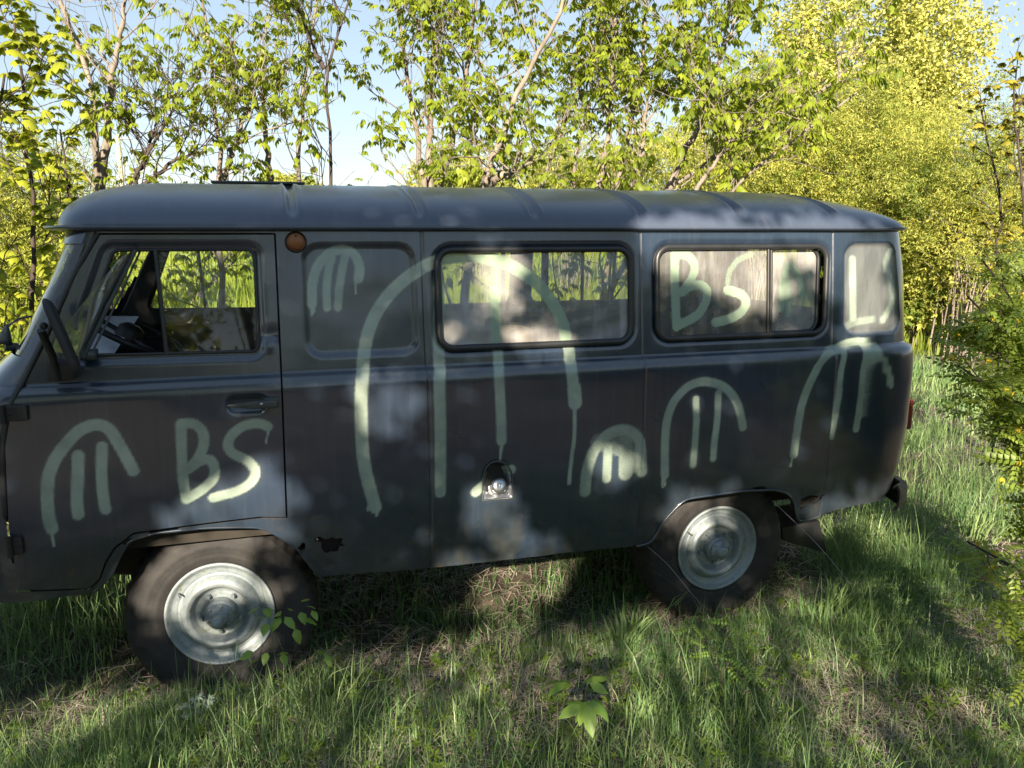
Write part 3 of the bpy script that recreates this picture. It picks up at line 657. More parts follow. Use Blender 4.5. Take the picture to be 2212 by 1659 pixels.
# ---- underbody
mb = MB(); mb.box((-.62, .10, .70), (3.12, 1.84, .76)); mb.box((-.9, .42, .48), (3.2, .50, .60)); mb.box((-.9, 1.42, .48), (3.2, 1.50, .60))
mb.box((.40, .06, .53), (1.85, .10, .72)); mb.box((.41, .36, .50), (1.85, .40, .72)); mb.box((.5, 1.6, .5), (1.8, 1.86, .72)); mb.box((-.60, .40, .60), (3.1, .42, .74)); mb.box((1.2, .7, .4), (1.6, 1.1, .6))
mb.box((2.70, .09, .55), (3.1, .12, .75))
mb.tube([(0, .22, .37), (0, 1.72, .37)], .045, 10); mb.tube([(2.3, .22, .37), (2.3, 1.72, .37)], .045, 10); mb.lathe([(0, .14), (.1, .12), (.14, 0), (.1, -.12), (0, -.14)], (2.3, 1.0, .37), ax=(1, 0, 0), n=16)
for xx_ in (0, 2.3):
    for yy_ in (.46, 1.46): mb.tube([(xx_-.5, yy_, .50), (xx_-.2, yy_, .44), (xx_, yy_, .43), (xx_+.2, yy_, .44), (xx_+.5, yy_, .50)], .03, 4)
mb.build('chassis', UNDER, van, False)
# ---- interior: dash, steering wheel, seats
mb = MB(); mb.box((-.86, .12, 1.0), (-.52, 1.82, 1.38)); mb.box((-.55, .66, .75), (.15, 1.28, 1.14)); bevel(mb.build('dashboard', DARKIN, van, False), .05, 4)
# a sheet of paper lying on the dash
pd = at(205, 722, .42)
mk('dashboard_paper', [pd+[-.12, -.16, -.05], pd+[.09, -.14, -.06], pd+[.14, .18, .05], pd+[-.08, .16, .06]], [[[0, 1, 2, 3]]], PAPER, van, False)
sc0 = at(283, 716, .46); ax = np.array([.48, -.05, .87]); ax /= np.linalg.norm(ax); u = np.cross(ax, [0, 1, 0]); u /= np.linalg.norm(u); v = np.cross(ax, u)
t = np.linspace(0, 2*pi, 48, endpoint=False); ring = sc0+.215*(np.cos(t)[:, None]*u+np.sin(t)[:, None]*v)
mb = MB().tube(ring, .0125, 8, True)
for a_ in (0, 2.2, -2.2): mb.tube([sc0-ax*.02, sc0+.2*(math.cos(a_)*u+math.sin(a_)*v)], .010, 6)
mb.tube([sc0-ax*.04, sc0-ax*.5+[-.1, 0, 0]], .025, 8); stw = mb.build('steering_wheel', BLACK, van)
MB().lathe([(0, .03), (.03, .028), (.05, .012), (.055, -.03)], sc0, ax=ax, n=24).build('horn_pad', BLACK, stw)
def seat(x, y, back=True):
    mb = MB(); mb.box((x-.23, y-.22, .95), (x+.23, y+.22, 1.08)); 
    if back: mb.box((x+.22, y-.21, 1.0), (x+.32, y+.21, 1.38))
    return bevel(mb.build('cabin_seat', DARKIN, van), .04, 3)
seat(.02, .5); seat(.02, 1.44)
mb = MB(); mb.box((.95, 1.30, .95), (2.7, 1.75, 1.05)); mb.box((.95, 1.74, 1.0), (2.7, 1.80, 1.40)); mb.box((.4, .2, .765), (3.0, 1.74, .78)); bevel(mb.build('bench_seat', DARKIN, van), .02)
mb = MB(); mb.box((1.22, .55, 1.30), (1.48, .80, 1.43)); mb.box((1.05, 1.0, .8), (1.9, 1.05, 1.30)); bevel(mb.build('cabin_table', WOOD, van), .004)
# curtain rags hanging in the far windows
for cx in (.97, 1.25, 1.66, 1.93, 2.2): mb = MB(); mb.box((cx, 1.79, 1.42), (cx+.02+.03*rng.random(), 1.80, 1.86)); mb.build('curtain_strip', DARKIN, van, False)
# ---- wheels
def wheel(x, yface, zc, steer=0., camber=0., near=True):
    sgn = -1 if near else 1
    o = bpy.data.objects.new('wheel', None); C.objects.link(o); o.parent = van; o.location = np.array([x, yface, zc])-np.array([1.3, .97, 0])
    # axis pointing outward
    def loc(m): return m
    ax = (0, sgn, 0); Rt = .385; c0 = np.zeros(3)
    tp = [(.200, -.175), (.235, -.195), (.30, -.205), (.345, -.20), (.372, -.185), (.384, -.15), (Rt, -.10), (.384, -.05), (.374, -.018), (.362, .0), (.345, .010), (.318, .0195), (.290, .0225), (.262, .018), (.240, .010), (.226, .004), (.214, -.004), (.206, -.02)]
    tp = resample(tp, 80); n = 176
    mb = MB().lathe(tp, c0, ax, n=n)
    V = mb.V[0]; rad = np.hypot(V[:, 0], V[:, 2]); th = np.arctan2(V[:, 2], V[:, 0])+.0089; along = V[:, 1]*sgn
    ribs = ((rad > .232) & (rad < .275) & (along > 0)); V[:, 1] += sgn*ribs*.0014*np.sign(np.sin(rad*2*pi/.0075))
    k = rad > .355; tread = (np.sin(th*44+np.where(along > -.09, 0, pi)) > 0)*1.; V[k] *= (1-.022*tread[k]*sstep(.358, .372, rad[k]))[:, None]*np.array([1, 0, 1])+np.array([0, 1, 0])
    k = (rad > .335) & (along > -.02); V[k, 1] += sgn*.004*(np.sin(th[k]*44) > 0)
    # lower sidewall bulges where the tyre carries the load
    tyre = mbuild(mb, 'tyre', TYRE, o)
    rp = [(.206, -.02), (.214, -.004), (.217, .006), (.213, .013), (.206, .011), (.199, .002), (.192, -.008), (.186, -.012), (.170, -.018), (.168, -.022), (.160, -.020), (.155, -.006), (.146, .008), (.132, .016), (.118, .010), (.108, -.006), (.100, -.020), (.088, -.026), (.070, -.026), (.058, -.024), (.05, -.022)]
    rim = mbuild(MB().lathe(resample(rp, 60), c0, ax, n=72), 'rim', RIM, o)
    hub = MB().lathe([(.062, -.026), (.062, .012), (.058, .020), (.044, .022), (.042, .027), (.052, .029), (.052, .036), (.036, .038), (.030, .050), (.026, .064), (.018, .068), (0, .069)], c0, ax, n=32)
    for k in range(6):
        a_ = k*pi/3+.3; hub.lathe([(0, .008), (.0055, .008), (.0065, 0)], (.045*math.cos(a_), sgn*.036, .045*math.sin(a_)), ax, n=6)
    if zc < .4 and near and steer: hub.lathe([(0, .112), (.017, .112), (.022, .105), (.024, .066)], c0, ax, n=8)
    h = mbuild(hub, 'hub', RIM, o)
    for k in range(5):
        a_ = k*2*pi/5+.9; nb = MB().lathe([(0, .022), (.007, .022), (.009, .018), (.011, .0)], (.082*math.cos(a_), sgn*-.024, .082*math.sin(a_)), ax, n=6); mbuild(nb, 'wheel_nut', RIM, rim, False)
    mbuild(MB().tube([(.185*math.cos(2.6), -sgn*.01, .185*math.sin(2.6)), (.172*math.cos(2.6), sgn*.018, .172*math.sin(2.6))], .004, 6), 'valve', BARE, rim)
    o.rotation_euler = (camber, 0, steer); return o
def mbuild(mb, name, mat, parent, smooth=True):
    V = np.concatenate(mb.V); Fs = []
    if mb.F4: Fs.append(np.concatenate(mb.F4))
    if mb.F3: Fs.append(np.concatenate(mb.F3))
    o = mk(name, V, Fs, mat, None, smooth); o.parent = parent; return o
wheel(0, .15, .363, -.09, R(-4)); wheel(2.3, .165, .37); wheel(0, 1.79, .37, -.09, 0, False); wheel(2.3, 1.775, .37, 0, 0, False)
# moulded lettering on the rear tyre's lower sidewall
def tyretext(txt, r, a0, size, par):
    c = bpy.data.curves.new('sidewall_lettering', 'FONT'); c.body = txt; c.size = size; c.extrude = .0012; c.align_x = 'CENTER'
    N_ = len(txt); out = []
    for i, ch in enumerate(txt):
        cc = bpy.data.curves.new('t', 'FONT'); cc.body = ch; cc.size = size; cc.extrude = .0012; cc.align_x = 'CENTER'
        ob = bpy.data.objects.new('t', cc); dg = bpy.context.evaluated_depsgraph_get(); me = bpy.data.meshes.new_from_object(ob)
        n_ = len(me.vertices)
        if n_:
            v = np.zeros(n_*3, np.float32); me.vertices.foreach_get('co', v); v = v.reshape(-1, 3)
            a = a0-(i-(N_-1)/2)*size*.93/r; ca, sa = math.cos(a), math.sin(a)
            # letters read clockwise, tops outward
            tx, tz = sa, -ca; ux, uz = ca, sa
            P = np.c_[r*ca+v[:, 0]*tx+v[:, 1]*ux, -.0225-v[:, 2]*1.0, r*sa+v[:, 0]*tz+v[:, 1]*uz]
            F = [list(p.vertices) for p in me.polygons]
            out.append((P, F))
        bpy.data.objects.remove(ob)
    V = np.concatenate([p for p, _ in out]); F = []; n0 = 0
    for p, f in out: F += [[q+n0 for q in ff] for ff in f]; n0 += len(p)
    me = bpy.data.meshes.new('sidewall_lettering'); me.from_pydata(V.tolist(), [], F); me.materials.append(TYRE)
    o = bpy.data.objects.new('sidewall_lettering', me); C.objects.link(o); o.parent = par
rt = [o for o in van.children if o.name.startswith('wheel') and abs(o.location.x+1.3-2.3) < .01 and o.location.y < 0][0]
rtt = [o for o in rt.children if o.name.startswith('tyre')][0]
tyretext('MADE IN RUSSIA', .279, -1.55, .0085, rtt); tyretext('225/85 R15 C', .312, -1.02, .036, rtt)
# ================================================================ GROUND
def axis(a, b, near, far, g=1.06, c0=0):
    out = [c0]; s_ = near; x = c0
    while x < b: x += s_; out.append(x); s_ = s_ if abs(x-c0) < 6 else min(s_*g, far)
    s_ = near; x = c0
    while x > a: x -= s_; out.append(x); s_ = s_ if abs(x-c0) < 6 else min(s_*g, far)
    return np.sort(out)
gx = axis(-900, 900, .12, 40, 1.08, 1.); gy = axis(-60, 1200, .12, 40, 1.08, 1.)
Xg, Yg = np.meshgrid(gx, gy); Zg = ground(Xg, Yg)
gnd = mk('ground', np.c_[Xg.ravel(), Yg.ravel(), Zg.ravel()], [grid_faces(len(gy), len(gx))], SOIL); tag(gnd, kind='structure')
# a dirt track crossing behind the trees on the left
tx = np.linspace(-16, 2.2, 60); yc = 5.2+.05*(tx+3)+.25*np.sin(tx*.5); P = []
for k in (-.32, -.1, .1, .32): P.append(np.c_[tx, yc+k, ground(tx, yc+k)+.035])
V = np.concatenate(P); tr = mk('dirt_path', V, [grid_faces(4, 60)], PATHM); tag(tr, kind='structure')
# ---------------------------------------------------------------- grass
def blades(x, y, h, wd, lean, tint, rs, curl=.5):
    n = len(x); th = rs.random(n)*2*pi; z = ground(x, y); d = np.c_[np.cos(th), np.sin(th)]
    wn = np.c_[-d[:, 1], d[:, 0]]
    # random facing of the blade's flat side
    ph = rs.random(n)*pi; wn = np.c_[np.cos(ph), np.sin(ph)]
    V = np.zeros((n, 5, 3))
    for k, (t_, ww) in enumerate(((0, 1.), (.5, .75), (1., 0))):
        out = lean*h*(t_**(1+curl)); zz = z-.01+h*t_*(1-.35*np.clip(lean, 0, 1.6)*t_)
        cx = x+d[:, 0]*out; cy = y+d[:, 1]*out
        if k < 2:
            V[:, 2*k] = np.c_[cx-wn[:, 0]*wd*ww/2, cy-wn[:, 1]*wd*ww/2, zz]; V[:, 2*k+1] = np.c_[cx+wn[:, 0]*wd*ww/2, cy+wn[:, 1]*wd*ww/2, zz]
        else: V[:, 4] = np.c_[cx, cy, zz]
    b = np.arange(n)[:, None]*5
    return V.reshape(-1, 3), b+np.array([[0, 1, 3, 2]]), b+np.array([[2, 3, 4]]), np.repeat(tint, 5)
class Field:
    def __init__(s): s.V = []; s.Q = []; s.T = []; s.A = []; s.n = 0
    def add(s, *a):
        V, Q, T, A = a; s.V.append(V); s.Q.append(Q+s.n); s.T.append(T+s.n); s.A.append(A); s.n += len(V)
    def build(s, name, mat, **k):
        return mk(name, np.concatenate(s.V), [np.concatenate(s.Q), np.concatenate(s.T)], mat, None, True, {'tint': np.concatenate(s.A)}, **k)
rs = np.random.default_rng(11)
def scatter(n, x0, x1, y0, y1): return rs.uniform(x0, x1, n), rs.uniform(y0, y1, n)
def inview(x, y, pad=.40):
    a = np.arctan2(x-CAM[0], y-CAM[1]); return (a > YAW-.62-pad) & (a < YAW+.62+pad)
G = Field(); DRY = Field(); MD = Field()
def grow(n, x0, x1, y0, y1, h0, wd, fieldscale=1., lean0=.55, dens=None, T=None):
    x, y = scatter(n, x0, x1, y0, y1); k = inview(x, y) & (np.hypot(x-CAM[0], y-CAM[1]) > .75); x, y = x[k], y[k]
    cl = fbm(x+3, y+8, .55*fieldscale); cl2 = fbm(x+40, y+2, 1.9*fieldscale)
    p = np.clip((cl-.30)*3.2, .26, 1)*np.clip((cl2-.22)*3., .25, 1)
    if dens is not None: p *= dens(x, y)
    k = rs.random(len(x)) < p; x, y, cl = x[k], y[k], cl[k]
    h = h0*(.45+rs.gamma(2.2, .28, len(x)))*(.55+cl*.9); lean = lean0*rs.gamma(1.6, .45, len(x))
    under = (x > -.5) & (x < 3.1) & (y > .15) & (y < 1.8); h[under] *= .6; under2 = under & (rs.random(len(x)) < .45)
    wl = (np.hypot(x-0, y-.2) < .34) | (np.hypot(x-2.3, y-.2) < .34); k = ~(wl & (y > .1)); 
    tint = np.clip(.28+.5*(fbm(x, y, .9)-.5)+rs.normal(0, .16, len(x)), 0, 1); tint = np.where(rs.random(len(x)) < .05, .95, tint); k &= ~under2; tint[under] *= .4  # blades under the van tinted darker, its shade put into their colour
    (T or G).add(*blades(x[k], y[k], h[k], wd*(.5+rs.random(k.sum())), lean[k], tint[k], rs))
bare = lambda x, y: np.where((y < -.7) & (x > -.5), np.clip((fbm(x+60, y+9, .6)-.34)*5, .35, 1.1), 1)
grow(180000, -2.6, 4.2, -2.4, .6, .085, .0036, lean0=.8, dens=bare)
grow(26000, -2.0, -.15, -1.9, .5, .10, .0038, lean0=.8)
grow(20000, -2.6, 4.2, -2.2, .6, .17, .0045, lean0=.6, dens=lambda x, y: np.where(y < -.8, .35, 1))
grow(65000, -3.0, 6.5, .5, 3.0, .16, .006, lean0=.6)
grow(60000, -5, 9., 2.6, 7, .18, .010, 1.5, lean0=.55)
grow(60000, -14, 16, 6.5, 17, .34, .02, 2.5, lean0=.4, T=MD)
grow(45000, -40, 40, 16, 50, .5, .06, 5, lean0=.35, T=MD)
# dead thatch and fallen straw
def straw(n, x0, x1, y0, y1, L0, wd):
    x, y = scatter(n, x0, x1, y0, y1); k = inview(x, y); x, y = x[k], y[k]; p = np.clip((fbm(x+17, y+5, .5)-.38)*5, .12, 1)
    k = rs.random(len(x)) < p; x, y = x[k], y[k]; n = len(x); L = L0*(.4+rs.random(n)); th = rs.random(n)*2*pi; z = ground(x, y)+.004+.03*rs.random(n); dz = rs.normal(0, .12, n)
    a = np.c_[x, y, z]; d = np.c_[np.cos(th), np.sin(th), dz]*L[:, None]; c_ = a+d*.5+np.c_[rs.normal(0, .1, n)*L, rs.normal(0, .1, n)*L, .1*L]; b = a+d; b[:, 2] = np.maximum(b[:, 2], ground(b[:, 0], b[:, 1])+.003)
    w_ = np.cross(d, [0, 0, 1.]); w_ /= np.linalg.norm(w_, axis=1)[:, None]+1e-9; w_ *= wd/2
    V = np.stack([a-w_, a+w_, c_-w_, c_+w_, b], 1).reshape(-1, 3); i = np.arange(n)[:, None]*5
    DRY.add(V, i+np.array([[0, 1, 3, 2]]), i+np.array([[2, 3, 4]]), np.repeat(rs.random(n), 5))
straw(90000, -2.4, 4.2, -2.4, .3, .085, .0026); straw(26000, -3, 7.5, 0, 5, .14, .005)
STRAW = leafmat('dry_straw', (.20, .165, .14), (.55, .48, .42), .15)
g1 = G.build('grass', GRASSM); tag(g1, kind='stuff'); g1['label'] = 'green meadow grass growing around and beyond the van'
g3 = MD.build('meadow_grass', MEADOW); tag(g3, kind='stuff'); g3['label'] = 'bright sunlit meadow grass beyond the trees'
g2 = DRY.build('dry_grass_litter', STRAW); tag(g2, kind='stuff'); g2['label'] = 'dead straw and thatch lying between the grass'
# ---------------------------------------------------------------- leaves and plants
def rotz(a): c, s = np.cos(a), np.sin(a); z = 0*a; o = z+1; return np.stack([np.stack([c, -s, z], -1), np.stack([s, c, z], -1), np.stack([z, z, o], -1)], -2)
def rotx(a): c, s = np.cos(a), np.sin(a); z = 0*a; o = z+1; return np.stack([np.stack([o, z, z], -1), np.stack([z, c, -s], -1), np.stack([z, s, c], -1)], -2)
def leaflet(L, W):       # folded pointed oval along +x
    return np.array([[0, 0, 0], [.30*L, W*.46, -.02*L], [.34*L, 0, .05*L], [.30*L, -W*.46, -.02*L], [.66*L, W*.36, -.09*L], [.68*L, 0, -.02*L], [.66*L, -W*.36, -.09*L], [L, 0, -.22*L]]), \
        np.array([[0, 2, 1], [0, 3, 2], [1, 2, 4], [2, 5, 4], [2, 3, 6], [2, 6, 5], [4, 5, 7], [5, 6, 7]])
def leaflet4(L, W): return np.array([[0, 0, 0], [.4*L, W*.5, -.03*L], [.4*L, -W*.5, -.03*L], [L, 0, -.18*L], [.42*L, 0, .05*L]]), np.array([[0, 4, 1], [0, 2, 4], [1, 4, 3], [4, 2, 3]])
def compound(spec, fine=True):
    """spec rows: (offset along rachis, yaw, droop, length, width) -> one compound leaf template"""
    V = []; F = []; n = 0
    for s_, yw, dr, L, W in spec:
        v, f = (leaflet if fine else leaflet4)(L, W); v = v@rotx(np.array(0.)).T; cy, sy = math.cos(dr), math.sin(dr)
        v = np.c_[v[:, 0]*cy+v[:, 2]*sy, v[:, 1], -v[:, 0]*sy+v[:, 2]*cy]; v = v@rotz(np.array(yw)).T+[s_, 0, -.25*s_]
        V.append(v); F.append(f+n); n += len(v)
    return np.concatenate(V), np.concatenate(F)
BOX = [(.055, .95, .75, .065, .032), (.055, -.95, .8, .065, .032), (.08, .5, .95, .06, .03), (.08, -.55, .9, .06, .03), (.10, 0, .85, .08, .04)]
TRI = [(.05, 1.0, .6, .075, .045), (.05, -1.0, .7, .075, .045), (.07, 0, .6, .10, .055)]
MAP = [(.05, 1.3, .35, .055, .05), (.05, -1.3, .4, .055, .05), (.05, .6, .4, .075, .055), (.05, -.65, .4, .075, .055), (.05, 0, .45, .09, .06)]
PIN = [(.012+.014*k, (.95 if j else -.95), .15, .020, .012) for k in range(5) for j in (0, 1)]+[(.085, 0, .2, .022, .012)]
SIN = [(.0, 0, .6, .05, .04)]; WIL = [(0, .3, .5, .055, .016), (0, -1.6, .6, .05, .015), (.0, 2.0, .4, .05, .015)]
def place_leaves(P, yaw, size, tmpl, r_, tilt=.35, tintf=None):
    v, f = tmpl; n = len(P)
    Rm = rotz(yaw)@rotx(r_.normal(0, tilt, n)); 
    pt = r_.normal(0, tilt, n); c, s = np.cos(pt), np.sin(pt); z = 0*c; Ry = np.stack([np.stack([c, z, s], -1), np.stack([z, z+1, z], -1), np.stack([-s, z, c], -1)], -2)
    Rm = Rm@Ry; V = np.einsum('nij,kj->nki', Rm, v)*size[:, None, None]+P[:, None]
    F = f[None]+(np.arange(n)*len(v))[:, None, None]; t_ = np.clip((tintf if tintf is not None else .4)+r_.normal(0, .22, n), 0, 1)
    return V.reshape(-1, 3), F.reshape(-1, 3), np.repeat(t_, len(v))
T_BOX, T_TRI, T_MAP, T_PIN, T_SIN, T_WIL = compound(BOX, False), compound(TRI, False), compound(MAP), compound(PIN, False), compound(SIN, False), compound(WIL, False)
def limb(p, d, L, seg, r_, up=.25, wob=.18):
    P = [np.array(p, float)]; d = np.array(d, float); d /= np.linalg.norm(d)
    for _ in range(seg):
        d = d+r_.normal(0, wob, 3)+[0, 0, up*.3]; d /= np.linalg.norm(d); P.append(P[-1]+d*L/seg)
    return np.array(P)
def tree(name, label, cat, trunks, r0, tmpl, leafm, barkm, seed, nb=14, bl=1.1, twl=.42, ntw=7, nlf=6, size=1., zmin=.3, tint=.4, group=None, spread=.25, up=.5, thick=1., leaders=0, bare_tw=0.):
    """trunks: list of polylines (world). Grows branches, twigs and leaves; > trunk, crown"""
    r_ = np.random.default_rng(seed); wood = MB(); LP = []; LY = []
    base = trunks[0][0]
    root = empty(name, tuple(base), label, cat, group)
    for ti, T in enumerate(trunks):
        T = smooth_line(np.asarray(T, float), 26); T[1:-1] += r_.normal(0, .008, (24, 3)); tt_ = np.linspace(0, 1, 26); rr = r0*(1 if ti == 0 else .8)
        wood.tube(T, rr*(1-.82*tt_)+.003, 8)
        Ltot = np.linalg.norm(np.diff(T, axis=0), axis=1).sum()
        for k in range(nb):
            f = zmin+(1-zmin)*(k+r_.random())/nb; i = min(24, int(f*25)); p = T[i]+(T[i+1]-T[i])*(f*25-i); a = r_.random()*2*pi
            td = T[i+1]-T[i]; td /= np.linalg.norm(td); d = np.array([math.cos(a), math.sin(a), up+.3*r_.random()])+td*.5
            L = bl*(1.15-.65*f)*(.6+.6*r_.random()); B = limb(p, d, L, 7, r_, .3); br = max(.004, rr*(1-.82*f)*.42)
            wood.tube(B, np.linspace(br, .003, 8)*thick, 5, cap=False)
            for q in range(ntw):
                g_ = .25+.75*(q+r_.random())/ntw; j = min(6, int(g_*7)); p2 = B[j]+(B[min(j+1, 7)]-B[j])*(g_*7-j); d2 = (B[min(j+1, 7)]-B[j])/L*7*.8+r_.normal(0, .75, 3)+[0, 0, .2]
                tw = limb(p2, d2, twl*(.5+.8*r_.random()), 4, r_, .3, .2); wood.tube(tw, np.linspace(.0032, .0014, 5)*max(thick, 1), 3, cap=False)
                if r_.random() < bare_tw: continue
                m2 = max(1, int(nlf*(.6+.8*r_.random()))); u_ = r_.random(m2)**.6; idx = np.minimum(3, (u_*4).astype(int)); pp = tw[idx]+(tw[idx+1]-tw[idx])*(u_*4-idx)[:, None]
                LP.append(pp+r_.normal(0, .012, (m2, 3))); LY.append(r_.random(m2)*2*pi)
    P = np.concatenate(LP); Y = np.concatenate(LY); n = len(P)
    V, F, A = place_leaves(P, Y, size*(.65+.6*r_.random(n)), tmpl, r_, spread, tint)
    wo_ = wood.build('trunk', barkm, root); cr = mk('crown', V, [F], leafm, root, True, {'tint': A})
    return root
def pt(px, py, d):      # a point d metres away measured along the camera's level view direction
    r_ = ray(px, py); f_ = np.array([math.sin(YAW), math.cos(YAW), 0]); return CAM+r_*d/np.dot(r_, f_)
def trunkpx(pts, d, dd=0.):
    P = [pt(a, b, d+dd*i/(max(1, len(pts)-1))) for i, (a, b) in enumerate(pts)]
    b = P[0].copy(); n = P[1]-P[0]; g_ = ground(b[0], b[1])
    if b[2] > g_+.05:
        k = (b[2]-g_)/max(.5, n[2]/np.linalg.norm(n)); P.insert(0, np.array([b[0]-.35*n[0]/np.linalg.norm(n)*k, b[1], g_-.05]))
    else: P[0][2] = g_-.05
    return P
# the row of young box elders right behind the van
GB = 'young ash-leaved maples growing in a row behind the van'
spec = [
 ('grey forked maple trunk just right of the leafy thicket at the left', [[(215,415),(205,230),(185,130),(130,10),(95,-90)], [(216,415),(226,330),(240,180),(262,60),(275,-60)]], 6.2, .045, dict(nb=9, bare_tw=.55, nlf=4, bl=.9)),
 ('dark slanting maple stems leaning right over the van cab', [[(262,420),(320,330),(375,240),(430,150)], [(285,410),(330,300),(340,240)], [(300,410),(370,350),(420,330)]], 5.4, .020, dict(nb=8, bare_tw=.45, nlf=4, bl=.6, bark='d')),
 ('slender maple with a pale straight trunk above the rear of the cab roof', [[(471,405),(474,310),(462,200),(450,90),(428,-40)], [(475,400),(520,280),(545,190)]], 6.0, .030, dict(nb=12, bare_tw=.2, nlf=6, ntw=5, bl=.95)),
 ('maple behind the roof hatch with a straight grey trunk', [[(640,408),(648,300),(655,170),(672,60),(700,-60)], [(583,400),(575,300),(570,200),(560,90)]], 6.4, .030, dict(nb=10, bare_tw=.25, nlf=5, ntw=5, bl=.95)),
 ('thin dark maple stem with a wide V fork against open sky', [[(717,408),(708,250),(700,145),(735,60),(770,-30)], [(700,147),(668,80),(640,10)]], 5.8, .019, dict(nb=8, bare_tw=.5, nlf=4, bl=.75, bark='d')),
 ('multi-stemmed maple with two thick diverging trunks behind the middle of the van', [[(915,410),(900,270),(875,120),(845,-50)], [(945,410),(985,280),(1010,150),(1035,-40)], [(930,408),(928,250),(940,60)]], 6.6, .040, dict(nb=12, bare_tw=.15, nlf=6, ntw=6, bl=1.0)),
 ('thick pale maple trunk leaning right above the long side window', [[(1035,412),(1075,320),(1120,200),(1170,100),(1225,0),(1240,-60)], [(1046,400),(1085,380),(1150,350)]], 6.0, .045, dict(nb=13, bare_tw=.15, nlf=6, ntw=6, bl=1.0)),
 ('maple with a slim trunk topped by a bare pronged fork', [[(1165,410),(1195,330),(1235,220),(1305,70),(1330,0)], [(1303,75),(1288,30),(1285,-30)], [(1235,415),(1245,320),(1285,180)]], 7.0, .026, dict(nb=13, bare_tw=.15, nlf=6, bl=1.0)),
 ('dense bright maple with several thin trunks above the sliding window', [[(1330,415),(1352,330),(1372,230),(1392,60),(1400,-60)], [(1368,415),(1390,300),(1400,200)], [(1290,415),(1312,300),(1320,160),(1330,-40)]], 6.6, .034, dict(nb=11, bare_tw=.1, nlf=6, bl=1.0)),
 ('maple reaching out to the right over the rear of the roof', [[(1420,420),(1520,350),(1600,300),(1720,240),(1830,150)], [(1440,415),(1500,290),(1540,170),(1580,60),(1620,-40)]], 5.8, .030, dict(nb=12, bare_tw=.1, nlf=6, bl=.85)),
 ('low maple sprouts dipping toward the roof beside the last roof rib', [[(1560,425),(1640,350),(1740,290),(1850,200)], [(1500,420),(1560,330),(1600,250)]], 5.2, .016, dict(nb=10, bare_tw=.1, nlf=5, bl=.6)),
]
for i, (lab, tr_, d, r0, kw) in enumerate(spec):
    kw = dict(kw); bk = BARKD if kw.pop('bark', '') == 'd' else BARK
    tree('maple_tree', lab, 'tree', [trunkpx(t_, d, .15) if j == 0 else [pt(a, b, d+.05*j) for a, b in t_] for j, t_ in enumerate(tr_)], r0, T_BOX, LEAF, bk, 50+i, group=GB, tint=.62, size=.82, **kw)
# left thicket: broad-leaved young maples close by
GL = 'broad-leaved saplings at the left edge'
MAPL = leafmat('broad_maple_leaf', (.12, .18, .02), (.36, .40, .04), .5)
tree('maple_sapling', 'broad-leaved maple sapling in front of the field at the left edge, above the mirror', 'tree', [trunkpx([(66,684),(70,560),(77,440),(60,300),(40,150),(30,40)], 5.2)], .022, T_MAP, MAPL, BARKD, 81, nb=14, bl=.85, twl=.35, ntw=6, nlf=5, size=.8, zmin=.12, group=GL, tint=.85)
tree('maple_sapling', 'leafy maple sapling touching the left border of the photo', 'tree', [trunkpx([(-60,700),(-40,480),(-10,300),(10,160)], 4.9)], .02, T_MAP, MAPL, BARKD, 82, nb=10, bl=.9, twl=.35, ntw=6, nlf=5, size=1., zmin=.15, group=GL, tint=.8)
tree('maple_sapling', 'bushy maple sapling between the grey forked trunk and the windscreen', 'tree', [trunkpx([(150,690),(140,520),(150,400),(130,280)], 6.4)], .02, T_MAP, MAPL, BARKD, 83, nb=10, bl=.8, twl=.35, ntw=6, nlf=5, size=1., zmin=.25, group=GL, tint=.85)
# saplings and bush seen through the cab windows
tree('field_sapling', 'thin sapling seen through the far cab window', 'tree', [trunkpx([(455,700),(430,600),(425,520)], 7.2), [pt(430,640,7.2), pt(510,560,7.2)]], .02, T_BOX, LEAF, BARK, 84, nb=10, bl=.7, ntw=5, nlf=4, zmin=.1, tint=.5)
tree('field_sapling', 'pale-barked sapling seen through the quarter window', 'tree', [trunkpx([(270,680),(262,600),(240,540)], 6.6)], .035, T_BOX, LEAF, BARK, 85, nb=9, bl=.7, ntw=5, nlf=4, zmin=.1, tint=.5)
